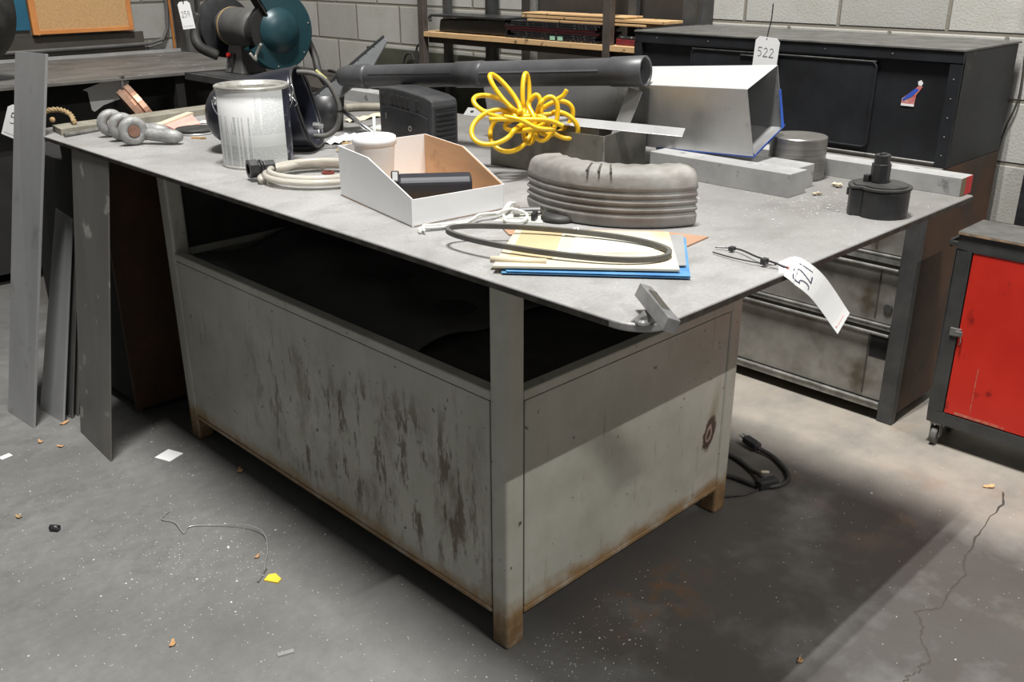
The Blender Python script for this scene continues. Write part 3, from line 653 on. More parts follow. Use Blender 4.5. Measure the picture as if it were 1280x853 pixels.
lean('steel_strip', (-.215, 1.790, .0), (-.207, 1.655, .0), (-.082, 1.800, .575), (-.076, 1.700, .56), .004, mat('dark_strip', (.10, .10, .10), (.16, .16, .155), .45, .4, 5), 'thin dark steel strip, middle of the three short ones')
lean('steel_strip', (-.195, 1.770, .0), (-.188, 1.660, .0), (-.070, 1.790, .545), (-.0665, 1.690, .53), .003, M_strip2, 'thin steel strip, farthest right of the short ones')

# ------------------------------------------------------------------ things on the table
# paint can
CX, CY = .083, .917
can = thing('paint_can', (CX, CY, T), 'gallon paint can with white drips running down a printed label', 'paint can')
MB().lathe([(.079, .004), (.0805, .006), (.0805, .172), (.079, .174)], (CX, CY, T), seg=64).build('label_wrap', M_can, can, smooth=True, origin=(CX, CY, T))
rim = MB().lathe([(.0001, .003), (.076, .003), (.082, 0), (.083, .003), (.080, .007), (.0785, .006)], (CX, CY, T), seg=48).lathe([(.079, .171), (.084, .175), (.0845, .180), (.081, .182), (.074, .180), (.073, .172), (.0715, .172), (.0708, .176), (.0708, .170), (.070, .16), (.070, .15), (.0001, .15)], (CX, CY, T), seg=48).build('metal_rim', mat('can_rim', (.55, .54, .50), (.30, .29, .26), .35, .5, 20), can, smooth=True)
er = Vector((math.cos(math.radians(-25)), math.sin(math.radians(-25)), 0)); el = -er
for e in (er, el):
    c0 = Vector((CX, CY, T + .148)) + e * .081
    MB().lathe([(.0001, 0), (.011, 0), (.009, .005), (.0001, .007)], c0, e, 16).build('ear', M_chrome, can, smooth=True)
c0 = Vector((CX, CY, T + .148))
hp = [c0 + er * .09 * math.cos(a) + Vector((0, 0, -1)) * .075 * math.sin(a) + Vector((.35, .75, 0)) * .085 * math.sin(a) for a in [PI * k / 24 for k in range(25)]]
MB().tube(hp, .0015, 6).build('wire_handle', M_chrome, can, smooth=True)
MB().tube([c0 + er * .088, c0 + er * .094 + Vector((0, 0, .018)), c0 + er * .09 + Vector((0, 0, .028))], .0016, 6).tube([c0 + er * .088, c0 + er * .100 + Vector((0, 0, -.015)), c0 + er * .092 + Vector((0, 0, -.022))], .0014, 6).build('handle_end', M_chrome, can, smooth=True)

# welding helmet lying on its side behind the can: a dome opening toward the lower right
hm = thing('welding_helmet', (.24, 1.06, T), 'glossy black welding helmet lying behind the paint can', 'welding helmet')
A = Vector((.71, -.70, 0)).normalized(); B = Vector((.70, .71, 0)).normalized(); Zv = Vector((0, 0, 1))
H0 = Vector((.27, .985, T + .002))          # on the table under the opening
def helm(t_, scale=1.):
    # t_: 0 at the opening .. 1 at the closed end; returns ring
    s_ = -t_ * .248
    rz = (.095 * (1 - .36 * t_ ** 1.5)) * (1 if t_ < .8 else math.sqrt(max(.0, 1 - ((t_ - .8) / .2) ** 2)) * .92 + .08) * scale
    rb = (.095 * (1 - .20 * t_ ** 2)) * (1 if t_ < .8 else math.sqrt(max(.0, 1 - ((t_ - .8) / .2) ** 2)) * .92 + .08) * scale
    c = H0 + A * s_ + Zv * (.102 - .018 * t_)
    out = []
    for k in range(36):
        a = 2 * PI * k / 36
        ca, sa = math.cos(a), math.sin(a)
        ca = math.copysign(abs(ca) ** .75, ca); sa = math.copysign(abs(sa) ** .85, sa)
        p = c + B * rb * ca + Zv * rz * sa
        p += A * (-.26 * (rz * sa) + .0) * (1 - t_)          # slanted opening
        out.append(p)
    return out
rings = [helm(t_) for t_ in (0, .04, .15, .3, .45, .6, .72, .8, .86, .91, .95, .98, 1.)]
vs = [p for r in rings for p in r]; n = 36
fs = [(i * n + k, i * n + (k + 1) % n, (i + 1) * n + (k + 1) % n, (i + 1) * n + k) for i in range(len(rings) - 1) for k in range(n)]
fs.append(tuple((len(rings) - 1) * n + k for k in range(n)))
MB().add(vs, fs).build('shell', M_navy, hm, smooth=True, solid=.003)
MB().tube(helm(0, 1.005), .004, 6, closed=True).build('rim', M_black, hm, smooth=True)
MB().tube(catmull([H0 + Zv * .185 - A * .02 + B * .01, H0 + A * .03 + Zv * .180, H0 + A * .062 + Zv * .150, H0 + A * .080 + Zv * .100, H0 + A * .072 + Zv * .055, H0 + A * .045 + Zv * .032, H0 + A * .01 + Zv * .030], 8), .0065, 8, flat=(0, 0, 1),
          radii=None).build('headband', M_greyrub, hm, smooth=True)
MB().cyl(.009, 0, .016, H0 + A * .018 + Zv * .060 - B * .03, A, 12).cyl(.005, .016, .024, H0 + A * .018 + Zv * .060 - B * .03, A, 12).build('wing_nut', M_chrome, hm)
MB().tube([H0 + A * .028 + Zv * .190, H0 + A * .052 + Zv * .168], .0045, 6).build('tape_wrap', M_brass, hm)

# bin box, white outside, brown inside
bx = thing('bin_box', (.10, .35, T), 'white open-front cardboard bin box with a brown inner side', 'box')
FL = Vector((.025, .504, T)); F_ = Vector((-.03, .208, T)); RR = Vector((.178, .189, T)); BL = Vector((.233, .485, T))
def wall(p, q, prof, m, nm, th=.0022, par=bx):
    """prof: list of (fraction along p->q, height)"""
    d = (q - p); nrm = Vector((-d.y, d.x, 0)).normalized() * th
    pts = [(0, 0)] + prof + [(1, 0)]
    lo = [p + d * a + Vector((0, 0, h + .0005)) for a, h in pts]
    b = MB(); k = len(lo); vs = lo + [v + nrm for v in lo]
    b.add(vs, [tuple(range(k)), tuple(range(2 * k - 1, k - 1, -1))] + [(i, (i + 1) % k, (i + 1) % k + k, i + k) for i in range(k)])
    return b.build(nm, m, par)
H = .101
wall(FL, F_, [(0, H), (.44, H * .97), (1, .052)], M_whitebox, 'side_wall')
wall(F_, RR, [(0, .050), (1, .048)], M_whitebox, 'front_lip')
wall(BL, FL, [(0, H), (1, H)], M_whitebox, 'back_wall')
wall(BL + Vector((-.003, -.002, 0)), RR + Vector((-.003, .002, 0)), [(0, H), (.52, H * .97), (1, .048)], M_brown, 'side_wall')
rw = wall(RR + Vector((.0005, 0, 0)), BL + Vector((.0005, 0, 0)), [(0, .048), (.48, H * .97), (1, H)], M_whitebox, 'side_wall', th=-.001)
MB().prism([(p.x, p.y) for p in (FL, F_, RR, BL)], T + .0006, T + .003).build('bottom', M_brown, bx)

# cup with lid and straw
cup = thing('foam_cup', (.066, .445, T + .003), 'white foam cup with lid and clear straw inside the bin box', 'cup')
c0 = (.070, .443, T + .0035)
MB().lathe([(.0001, 0), (.030, 0), (.0315, .004), (.0405, .105), (.0405, .112)], c0, seg=40).build('cup_body', M_styro, cup, smooth=True)
MB().lathe([(.0405, .103), (.0435, .104), (.0435, .111), (.0425, .118), (.040, .120), (.039, .116), (.0001, .115)], c0, seg=40).build('lid', M_styro, cup, smooth=True)
MB().tube([(.074, .447, T + .10), (.079, .452, T + .16)], .0032, 10).build('straw', mat('clear_straw', (.75, .76, .78), None, .2, trans=.3), cup, smooth=True)

# black device lying in the box
dv = thing('torch_battery', (.08, .29, T + .004), 'dark blue-black rounded battery-like device lying in the bin box', 'device')
Mv = Matrix.Translation(Vector((.094, .290, T + .040))) @ Matrix.Rotation(math.radians(-38), 4, 'Z') @ Matrix.Rotation(.10, 4, 'X') @ Matrix.Scale(1.12, 4)
MB().prism([(-.021, -.018), (.021, -.018), (.024, .0), (.021, .016), (.012, .022), (-.012, .022), (-.021, .016), (-.024, 0)], -.062, .062, Mv @ Matrix(((0, 0, 1, 0), (1, 0, 0, 0), (0, 1, 0, 0), (0, 0, 0, 1)))).build('body', mat('navy_plastic', (.010, .012, .018), (.016, .018, .026), .55, 0, 20), dv, bevel=.005)
MB().prism([(-.016, -.012), (.016, -.012), (.016, .026), (.004, .030), (-.016, .018)], -.074, -.060, Mv @ Matrix(((0, 0, 1, 0), (1, 0, 0, 0), (0, 1, 0, 0), (0, 0, 0, 1)))).build('connector', M_black, dv, bevel=.003)

# UPS / battery backup unit
up = thing('battery_backup', (.475, .81, T), 'black battery backup unit with a row of outlets, behind the bin box', 'power supply')
ux0, ux1, uy0, uy1, uz = .432, .513, .695, .905, .145
prof = [(uy0, 0), (uy1, 0), (uy1, uz), (uy1 - .04, uz + .003), (uy1 - .10, uz + .001), (uy0 + .03, uz - .008), (uy0 + .004, uz - .016), (uy0, uz - .03)]
MB().prism(prof, ux0, ux1, Matrix.Translation((0, 0, T)) @ YZ).build('case', mat('charcoal_plastic', (.030, .030, .032), (.052, .052, .054), .4, 0, 14), up, bevel=.004, seg=3)
fp = MB().prism([(uy0 + .018, .012), (uy1 - .008, .012), (uy1 - .008, .098), (uy1 - .05, .102), (uy0 + .05, .094), (uy0 + .018, .086)], ux0 - .003, ux0 - .0002, Matrix.Translation((0, 0, T)) @ YZ).build('front_panel', mat('satin_black', (.02, .02, .022), (.045, .045, .047), .3, 0, 12), up, bevel=.001)
MB().tube([(ux0 - .003, uy1 - .03, T + .07 + .01 * 0), (ux0 - .003, uy1 - .03, T + .085)], .0008, 6).lathe([(.004, 0), (.0055, .0008), (.007, 0)], (ux0 - .003, uy0 + .085, T + .055), (-1, 0, 0), 16).build('mark', M_rail, fp)
for k, y in enumerate((uy1 - .018, uy1 - .058, uy1 - .078, uy1 - .098, uy1 - .118, uy1 - .155)):
    zc = T + .121 - .0006 * k * k * .4
    ob = MB().box(ux0 - .002, ux0 - .0002, y - .007, y + .007, zc - .012, zc + .012).build('outlet', M_rubber, up, bevel=.0006)
    MB().box(ux0 - .0028, ux0 - .002, y - .0045, y - .003, zc - .002, zc + .006).box(ux0 - .0028, ux0 - .002, y + .003, y + .0045, zc - .002, zc + .006).cyl(.0016, .002, .0028, (ux0, y, zc - .007), (-1, 0, 0), 8).build('slots', M_matteblack, ob)
rb = MB()
for k in range(8): rb.box(ux0 + .010, ux1 - .010, uy0 - .004, uy0 + .001, T + .012 + k * .0115, T + .018 + k * .0115)
rb.box(ux0 + .008, ux1 - .008, uy0 - .002, uy0 + .004, T + .108, T + .112)
rb.build('vent_ribs', M_black, up, bevel=.001)

# clear tube coil with black fitting
hz = thing('clear_hose', (.1, .68, T), 'coiled clear plastic tubing with a black fitting, in front of the paint can', 'hose')
hpts = []
for k in range(64):
    a = math.radians(205 - k * 14.0); rr = .110 - .00035 * k
    hpts.append(Vector((.075, .66, 0)) + Vector((.71, -.70, 0)) * rr * 1.12 * math.cos(a) + Vector((.70, .71, 0)) * rr * .95 * math.sin(a) + Vector((0, 0, T + .009 + .00028 * k)))
start = [Vector((.010, .735, T + .022)), Vector((.05, .745, T + .018)), Vector((.12, .76, T + .012))]
hpts2 = catmull([Vector((-.003, .752, T + .024)), Vector((.035, .738, T + .022)), Vector((.085, .752, T + .020)), Vector((.15, .75, T + .018))], 8)
MB().tube(hpts, .0072, 10).tube([p + Vector((0, 0, .0)) for p in hpts2], .0072, 10).build('tubing', M_hose, hz, smooth=True)
ca_ = Vector((-.052, .741, T + .025)); cd = Vector((.95, -.05, -.02)).normalized()
ca_ = Vector((-.036, .757, T + .026)); cd = Vector((.88, -.20, .0)).normalized()
fb = MB().lathe([(.0125, 0), (.021, 0), (.021, .018), (.014, .020), (.014, .024), (.0195, .025), (.0195, .029), (.013, .030), (.016, .033), (.016, .056), (.009, .058), (.0001, .058)], ca_, cd, 8).build('fitting', M_black, hz, bevel=.001)
MB().lathe([(.0125, .0), (.0125, .016), (.0001, .016)], ca_, cd, 16).build('bore', M_matteblack, fb)
tag(MB().lathe([(.009, 0), (.0145, 0), (.0145, .004), (.009, .004), (.009, 0)], (.13, .703, T), seg=24).build('rubber_washer', M_maroon, bevel=.0005), 'small dark red rubber washer inside the clear hose coil', 'washer')

# dark steel open box
tn = thing('steel_tray_box', (.57, .38, T), 'open dark steel box holding scraps, under the yellow hose', 'box')
TA, TB, TC, TD = Vector((.452, .515, T)), Vector((.49, .207, T)), Vector((.682, .243, T)), Vector((.645, .55, T))
for p, q, nm in ((TA, TB, 'side_wall'), (TB, TC, 'end_wall'), (TC, TD, 'side_wall'), (TD, TA, 'end_wall')):
    d = (q - p).normalized(); nr = Vector((-d.y, d.x, 0)) * .003; hh = Vector((0, 0, .098))
    e = d * .0005
    MB().hexa([p + e, q - e, q - e + nr, p + e + nr], [p + e + hh, q - e + hh, q - e + nr + hh, p + e + nr + hh]).build(nm, M_tin, tn, bevel=.0006)
MB().prism([(p.x, p.y) for p in (TA, TB, TC, TD)], T + .0002, T + .003).build('bottom', M_tin, tn)
MB().tube([TB + Vector((0, 0, .004)), TB + Vector((0, 0, .098))], .0022, 8).build('corner_weld', M_rail, tn)
wc = MB().hexa([Vector((.53, .255, T + .07)), Vector((.505, .33, T + .07)), Vector((.507, .333, T + .07)), Vector((.532, .257, T + .07))],
               [Vector((.53, .255, T + .112)), Vector((.505, .33, T + .115)), Vector((.507, .333, T + .115)), Vector((.532, .257, T + .112))])
tag(wc.build('white_card_piece', M_white), 'small white card standing inside the dark steel box', 'card')
tag(MB().bar((.615, .300, T + .008), (.672, .272, T + .172), .040, .002, (1, 0, -.3)).build('metal_offcut', M_light), 'pale metal offcut standing in the dark steel box behind the flat bar', 'offcut')

# flat bar lying across the box
fbp = thing('flat_bar', (.51, .32, T + .1), 'pale flat metal bar with a bolt hole lying across the dark steel box', 'metal bar')
fa, fb_ = Vector((.400, .540, .9520)), Vector((.606, .088, .9330)); dd = (fb_ - fa).normalized(); sdv = dd.cross(Vector((-.45, -.2, 1)).normalized()).normalized()
nn = sdv.cross(dd).normalized(); nn = nn if nn.z > 0 else -nn
q = [fa - sdv * .015, fb_ - sdv * .015, fb_ + sdv * .015, fa + sdv * .015]
q = [p + Vector((0, 0, .004)) for p in q]
MB().hexa(q, [p + nn * .0022 for p in q]).build('bar', M_light, fbp, bevel=.0004)
MB().lathe([(.0001, .0022), (.0042, .0022), (.0042, .003), (.0001, .003)], fa + dd * .016 + Vector((0, 0, .004)), nn, 16).build('hole', M_matteblack, fbp)

# yellow air hose in a tangled flower of loops
VR = Vector((.712, -.702, 0)); VD = Vector((.65, .66, -.37)).normalized(); VU = Vector((.27, .27, .925)).normalized()
YC = Vector((.405, .372, 0)) + Vector((0, 0, .962))
S_ = 1.97 / 1185.5
def yp(px, py, dep=0.): return YC + VR * (px - 645) * S_ - VU * (py - 140) * S_ + VD * dep
loops = [
 (638, 140, 605, 160, 26, 20, 150), (650, 142, 628, 158, 26, 24, 200), (648, 135, 600, 122, 26, 17, 100), (648, 130, 622, 108, 36, 11, 55),
 (650, 130, 652, 103, 26, 5, 93), (655, 138, 672, 132, 24, 9, 80), (655, 140, 684, 135, 26, 16, 20), (655, 142, 700, 140, 24, 12, -25), (650, 145, 655, 145, 30, 16, 70)]
yl = MB(); ypts = []
specs = [  # (centre px, centre py, semi-major, semi-minor, tilt deg, start deg)
 (612, 157, 30, 22, 25), (632, 158, 27, 25, 60), (612, 127, 28, 13, -20), (626, 113, 30, 8, -52), (653, 108, 27, 4.5, 90), (661, 143, 30, 10, 80), (678, 145, 27, 14, 75), (690, 138, 26, 18, 30), (700, 150, 22, 13, -30), (652, 150, 26, 9, 5)]
for i, (cx, cy, ra, rb_, tl) in enumerate(specs):
    tl = math.radians(tl); best = None
    # start the loop at its point nearest the knot (655,142)
    def pt(a): 
        u, v = ra * math.cos(a), rb_ * math.sin(a); return (cx + u * math.cos(tl) - v * math.sin(tl), cy - (u * math.sin(tl) + v * math.cos(tl)))
    a0 = min([k * .1 for k in range(63)], key=lambda a: (pt(a)[0] - 652) ** 2 + (pt(a)[1] - 143) ** 2)
    dep = -.03 + .055 * ((i * 7) % 10) / 9
    for k in range(14):
        a = a0 + 2 * PI * k / 14 * (.97); x, y = pt(a)
        ypts.append(yp(x, y, dep + .012 * math.sin(k / 14 * 2 * PI)))
ypts = ypts[:]
ysm = catmull(ypts, 5)
ye = thing('air_hose', (.42, .40, .93), 'tangled bright yellow air hose bundled over the dark steel box', 'hose')
yl.tube(ysm, .0053, 10).build('hose', M_yellow, ye, smooth=True)
MB().tube(catmull([yp(606, 148, -.035), yp(640, 149, -.042), yp(680, 150, -.04), yp(700, 157, -.035)], 6), .005, 8).tube(catmull([yp(690, 120, -.01), yp(700, 115, -.015), yp(705, 108, -.02)], 5), .005, 8).tube(catmull([yp(625, 145, -.04), yp(645, 150, -.046), yp(668, 160, -.04), yp(690, 160, -.03)], 6), .005, 8).build('wrapped_end', M_yellow, ye, smooth=True)

# vacuum wand with floor nozzle
vw = thing('vacuum_wand', (.58, .66, .98), 'long dark grey plastic vacuum wand with a flat floor nozzle', 'vacuum wand')
a_ = Vector((.484, 1.077, .985)); b_ = Vector((.672, .247, 1.046)); dv_ = (b_ - a_).normalized(); LL = (b_ - a_).length
M_tube = mat('grey_plastic_tube', (.050, .051, .054), (.075, .076, .08), .42, 0, 12)
MB().lathe([(.0285, .04), (.0285, LL * .44), (.0295, LL * .44)], a_, dv_, 32).build('rear_tube', M_tube, vw, smooth=True)
MB().lathe([(.029, LL * .40), (.0315, LL * .40), (.0318, LL * .47), (.0325, LL * .475), (.0325, LL * .49), (.0305, LL * .495)], a_, dv_, 32).build('joint_collar', M_tube, vw, smooth=True)
MB().lathe([(.0302, LL * .48), (.0305, LL * .90), (.0328, LL * .905), (.0335, LL), (.0315, LL + .002), (.0292, LL - .002), (.0285, LL * .88), (.0001, LL * .86)], a_, dv_, 40).build('front_tube', M_tube, vw, smooth=True)
sdx = dv_.cross(Vector((0, 0, 1))).normalized(); upx = sdx.cross(dv_).normalized()
fc = -(Vector((.70, .71, 0))); fc = (fc - dv_ * fc.dot(dv_)).normalized()
rd = (fc * .97 + upx * .25).normalized()
MB().bar(a_ + dv_ * LL * .5 + rd * .0305, a_ + dv_ * LL * .88 + rd * .0308, 0.004, .0018, rd).build('seam_and_highlight', M_chrome, vw)  # bright ridge paints the highlight along the tube
MB().bar(a_ + dv_ * .07 + rd * .0283, a_ + dv_ * LL * .40 + rd * .0288, .0020, .0012, rd).build('seam_and_highlight', M_black, vw)
nz = MB().lathe([(.0001, -.045), (.024, -.045), (.030, -.02), (.031, .02), (.033, .045), (.031, .05), (.0285, .052)], a_, dv_, 32).build('nozzle_neck', M_tube, vw, smooth=True)
n0, n1 = Vector((.400, 1.195, .908)), Vector((.602, 1.092, 1.078)); nd = (n1 - n0).normalized()
nw = (-nd.cross(Vector((.70, .71, -.1)))).normalized(); nf = nd.cross(nw).normalized()
if nw.dot(Vector((.71, -.70, 0))) < 0: nw = -nw
body = [n0 + nw * 0, n0 + nw * .022, n0 + nd * .085 + nw * .046, n0 + nd * .19 + nw * .046, n1 + nw * .014, n1]
nn2 = nf * .010
k = len(body); vs = [p + nn2 for p in body] + [p - nn2 for p in body]
MB().add(vs, [tuple(range(k)), tuple(range(2 * k - 1, k - 1, -1))] + [(i, (i + 1) % k, (i + 1) % k + k, i + k) for i in range(k)]).build('floor_nozzle', mat('light_grey_plastic', (.13, .135, .14), (.17, .175, .18), .5, 0, 10), vw, bevel=.002)
bt = MB().bar(n0 - nw * .003, n1 - nw * .003, .022, .006, nw)
for j in range(9): bt.bar(n0 + nd * (.02 + .028 * j) - nw * .004, n0 + nd * (.02 + .028 * j) + nw * .004, .002, .0215, nf)
bt.build('bottom_strip', M_black, vw)

# aluminium duct, tilted, resting on blocks and the cylinder
dc = thing('sheet_metal_duct', (.76, .45, T), 'shiny aluminium sheet duct with an open end and blue film', 'duct')
eF = Vector((.697, -.028, .892)); eT = Vector((.692, -.002, 1.026)); eTb = Vector((.805, .000, 1.066)); eB = Vector((.805, -.026, .9395))
off = Vector((.0, .80, -.040))
fF, fT, fTb, fB = [p + off for p in (eF, eT, eTb, eB)]
fTb = fTb - Vector((0, 0, .024))
def sheet(a, b, c, d, th, nm, m, par):
    n = (b - a).cross(d - a).normalized() * th
    return MB().hexa([a, b, c, d], [a + n, b + n, c + n, d + n]).build(nm, m, par, bevel=.0003)
sheet(eF, eT, fT, fF, .0012, 'front_side', M_alu, dc)
M_alutop = mat('lit_aluminium_top', (.60, .60, .59), (.70, .70, .69), .42, .45, 5)  # paler copy of the duct aluminium, light painted into the top
sheet(eT, eTb, fTb, fT, .0012, 'top_side', M_alutop, dc)
sheet(eTb, eB, fB, fTb, .0012, 'rear_side', M_alu, dc)
sheet(eB, eF, fF, fB, .0012, 'bottom_side', M_alu, dc)
fl = MB()
def filmstrip(p, q, w, n):
    d = (q - p).normalized(); s_ = n; return [p, q, q + s_ * w, p + s_ * w]
out = Vector((0, -1, 0)) * .0016
w1 = (eF - eB).normalized().cross(Vector((0, -1, 0))); 
for (p, q, wv) in ((eF, eB, Vector((.0, -.006, .010))), (eB, eB + (eTb - eB) * .62, Vector((-.012, -.003, 0))), (eF, eF + Vector((0, .25, -.0135)), Vector((-.0015, 0, .006)))):
    a0 = p + out; b0 = q + out; fl.hexa([a0 - wv * .5, b0 - wv * .4, b0 - wv * .4 + out * .5, a0 - wv * .5 + out * .5], [a0 + wv, b0 + wv * .7, b0 + wv * .7 + out * .5, a0 + wv + out * .5])
fl.build('blue_film', M_blue, dc)

# steel blocks, round billet, long bars
tag(MB().box(.642, .708, -.147, .200, T, T + .048).build('steel_block', M_bar, bevel=.0012), 'square grey steel bar under the duct, the nearer of the pair', 'steel bar', 'grey bars under the duct')
tag(MB().box(.7085, .772, -.128, .235, T, T + .0485).build('steel_block', M_bar, bevel=.0012), 'square grey steel bar under the duct, the rear one next to the round billet', 'steel bar', 'grey bars under the duct')
smooth_by_angle(tag(MB().lathe([(.0001, 0), (.058, 0), (.060, .002), (.060, .088), (.058, .090), (.0001, .090)], (.834, -.052, T), seg=56).build('steel_billet', M_cyl), 'short round turned steel billet behind the square bars', 'billet'))
lb = thing('long_steel_bar', (.92, .0, T), 'long grey square bar with a red painted end, on the far table edge', 'steel bar')
MB().box(.893, .947, -.384, .62, T, T + .037).build('bar', M_bar, lb, bevel=.001)
MB().box(.914, .9472, -.3848, -.3842, T + .0005, T + .0368).build('red_end', M_redend, lb)
MB().box(.8932, .9138, -.3847, -.3842, T + .0005, T + .0365).build('rusty_end', mat('rusty_sawn_end', (.16, .12, .06), (.2, .16, .1), .6, .2, 30), lb)
tag(MB().box(.862, .925, 1.18, 1.74, T, T + .036).build('far_steel_bar', M_bar, bevel=.001), 'grey steel bar on the far table edge below the vacuum nozzle', 'steel bar')

# power-tool battery
bt = thing('tool_battery', (.645, -.335, T), 'black cordless tool battery standing near the right table edge', 'battery')
def stad(cx, cy, r, hump, n=28):
    o = []
    for k in range(n):
        a = 2 * PI * k / n; rr = r * (1 + .04 * math.cos(4 * a)); o.append((cx + rr * math.cos(a), cy + rr * math.sin(a)))
    return o
bcx, bcy = .648, -.336
hv = Vector((-.15, .98, 0)).normalized()
shape = []
for k in range(36):
    a = 2 * PI * k / 36; v = Vector((math.cos(a), math.sin(a), 0)); r = .047
    dt = v.dot(hv)
    if dt > .72: r = .060
    elif dt > .60: r = .044
    shape.append((bcx + v.x * r * 1.02, bcy + v.y * r))
MB().prism(shape, T, T + .050).build('body', M_black, bt, bevel=.003)
shape2 = [(bcx + (x - bcx) * 1.05, bcy + (y - bcy) * 1.05) for x, y in shape]
MB().prism(shape2, T + .0505, T + .056).prism([(bcx + (x - bcx) * .9, bcy + (y - bcy) * .9) for x, y in shape], T + .056, T + .059).build('top_cover', M_rubber, bt, bevel=.002)
MB().prism([(bcx + .020 * math.cos(a) + .004, bcy + .017 * math.sin(a) + .012) for a in [2 * PI * k / 8 + .39 for k in range(8)]], T + .059, T + .094).build('stem', M_black, bt, bevel=.0015)
MB().prism([(bcx + .0165 * math.cos(a) + .004, bcy + .014 * math.sin(a) + .012) for a in [2 * PI * k / 8 + .39 for k in range(8)]], T + .0942, T + .110).box(bcx - .004, bcx + .012, bcy + .008, bcy + .016, T + .110, T + .1125).build('contact_block', M_black, bt, bevel=.0015)
MB().box(bcx - .014, bcx + .0, bcy + .025, bcy + .036, T + .059, T + .072).build('side_catch', M_black, bt, bevel=.0015)
MB().box(bcx - .018, bcx + .008, bcy + .044, bcy + .0635, T + .03, T + .045).build('release_button', M_rubber, bt, bevel=.002)

# ribbed tread segment
ts = thing('tread_segment', (.23, .02, T), 'curved grey-brown ribbed tread segment standing behind the folder', 'tread piece')
cx, cy, R0 = .402, .058, .212
prof = [(-.010, .0), (-.003, .002), (.000, .008), (.0015, .018), (.002, .023)]
for k in range(4):
    z = .0265 + k * .0125
    prof += [(-.0030, z), (-.0032, z + .0018), (.0022 - .0005 * k, z + .0055), (.0022 - .0005 * k, z + .0090)]
prof += [(-.001, .079), (-.003, .088), (-.007, .096), (-.014, .101), (-.032, .1045), (-.060, .104), (-.066, .098), (-.066, .06), (-.060, .0)]
NN = 44; vs = []
for i in range(NN + 1):
    a = math.radians(150 + 101 * i / NN)
    wob = .0006 * math.sin(i * .9) + .0005 * math.sin(i * 2.1)
    endk = min(i, NN - i); cut = .005 * max(0, 1 - endk / 2)
    for (dr_, z) in prof:
        r = R0 + dr_ * (1) + (wob if z > .07 else .3 * wob)
        zz = z * (1 - (cut * 2.2 if z > .08 else 0)) + (.0008 * math.sin(i * 1.3) if z > .09 else 0)
        vs.append((cx + r * math.cos(a), cy + r * math.sin(a), T + zz))
K = len(prof)
fs = [(i * K + k, i * K + (k + 1) % K, (i + 1) * K + (k + 1) % K, (i + 1) * K + k) for i in range(NN) for k in range(K)]
fs += [tuple(range(K)), tuple(NN * K + k for k in range(K - 1, -1, -1))]
MB().add(vs, fs).build('ribbed_body', M_tread, ts, smooth=True)
nk = MB()
for a in (193, 199, 205):
    a = math.radians(a); r = R0 - .018
    nk.bar((cx + (r - .022) * math.cos(a), cy + (r - .022) * math.sin(a), T + .104), (cx + (r + .018) * math.cos(a + .05), cy + (r + .018) * math.sin(a + .05), T + .099), .004, .003)
nk.build('notches', M_seam, ts)

# cardboard, folders, belt
tag(MB().prism([(.286, -.203), (.255, -.118), (.075, .085), (.055, .05), (.17, -.215)], T + .0004, T + .0028).build('cardboard_sheet', mat('tan_cardboard', (.32, .185, .115), (.38, .23, .145), .75, 0, 6)), 'brown cardboard sheet under the folders and the tread segment', 'cardboard')
fo = thing('paper_folder', (.07, -.12, T), 'blue folder with manila papers on top near the front corner', 'folder')
bfc = [Vector((-.108, -.100, 0)), Vector((.073, -.317, 0)), Vector((.250, -.181, 0)), Vector((.066, .038, 0))]
MB().prism([(p.x, p.y) for p in bfc], T + .003, T + .0042).prism([(p.x, p.y) for p in (bfc[0] + (bfc[1] - bfc[0]) * .03, bfc[1], bfc[1] + (bfc[2] - bfc[1]) * .1, bfc[0] + (bfc[3] - bfc[0]) * .1)], T + .0060, T + .0066).build('folder_cover', M_bluefold, fo)
def tr(p, s, o): c = Vector((.07, -.14, 0)); return ((c + (p - c) * s + Vector(o)).x, (c + (p - c) * s + Vector(o)).y)
MB().prism([(p.x, p.y) for p in (bfc[0] + (bfc[3] - bfc[0]) * .06 + (bfc[1] - bfc[0]) * .02, bfc[0] + (bfc[1] - bfc[0]) * .985 + (bfc[3] - bfc[0]) * .22, bfc[3] + (bfc[2] - bfc[3]) * .985, bfc[3])], T + .0068, T + .0086).build('grey_sheets', mat('grey_sheets', (.22, .225, .22), (.30, .30, .295), .6, 0, 6), fo)
MB().prism([(p.x, p.y) for p in (bfc[0] + (bfc[3] - bfc[0]) * .025 - (bfc[1] - bfc[0]) * .05, bfc[0] + (bfc[1] - bfc[0]) * .945 + (bfc[3] - bfc[0]) * .055, bfc[3] + (bfc[2] - bfc[3]) * .90, bfc[3] - (bfc[2] - bfc[3]) * .01)], T + .0090, T + .0135).build('manila_sheets', M_cream, fo, bevel=.001)
a0, a1_ = Vector((-.098, -.066, T + .0158)), Vector((-.045, -.134, T + .0145))
MB().tube([a0, a0 * .5 + a1_ * .5, a1_], .0055, 10).build('curled_edge', M_cream, fo, smooth=True)
def loc(u, v): # u along long side from near-left, v toward the back, in 0..1
    p = bfc[0] + (bfc[1] - bfc[0]) * u + (bfc[3] - bfc[0]) * v; return p
MB().prism([(loc(.34, .36).x, loc(.34, .36).y), (loc(.82, .42).x, loc(.82, .42).y), (loc(.80, .80).x, loc(.80, .80).y), (loc(.36, .78).x, loc(.36, .78).y)], T + .0137, T + .0143).build('pale_sheet', M_paper, fo)
MB().prism([(loc(.02, .20).x, loc(.02, .20).y), (loc(.26, .20).x, loc(.26, .20).y), (loc(.28, .97).x, loc(.28, .97).y), (loc(.03, .97).x, loc(.03, .97).y)], T + .0137, T + .0140).build('envelope_flap', mat('tan_paper', (.42, .33, .18), (.50, .40, .24), .7, 0, 4), fo)
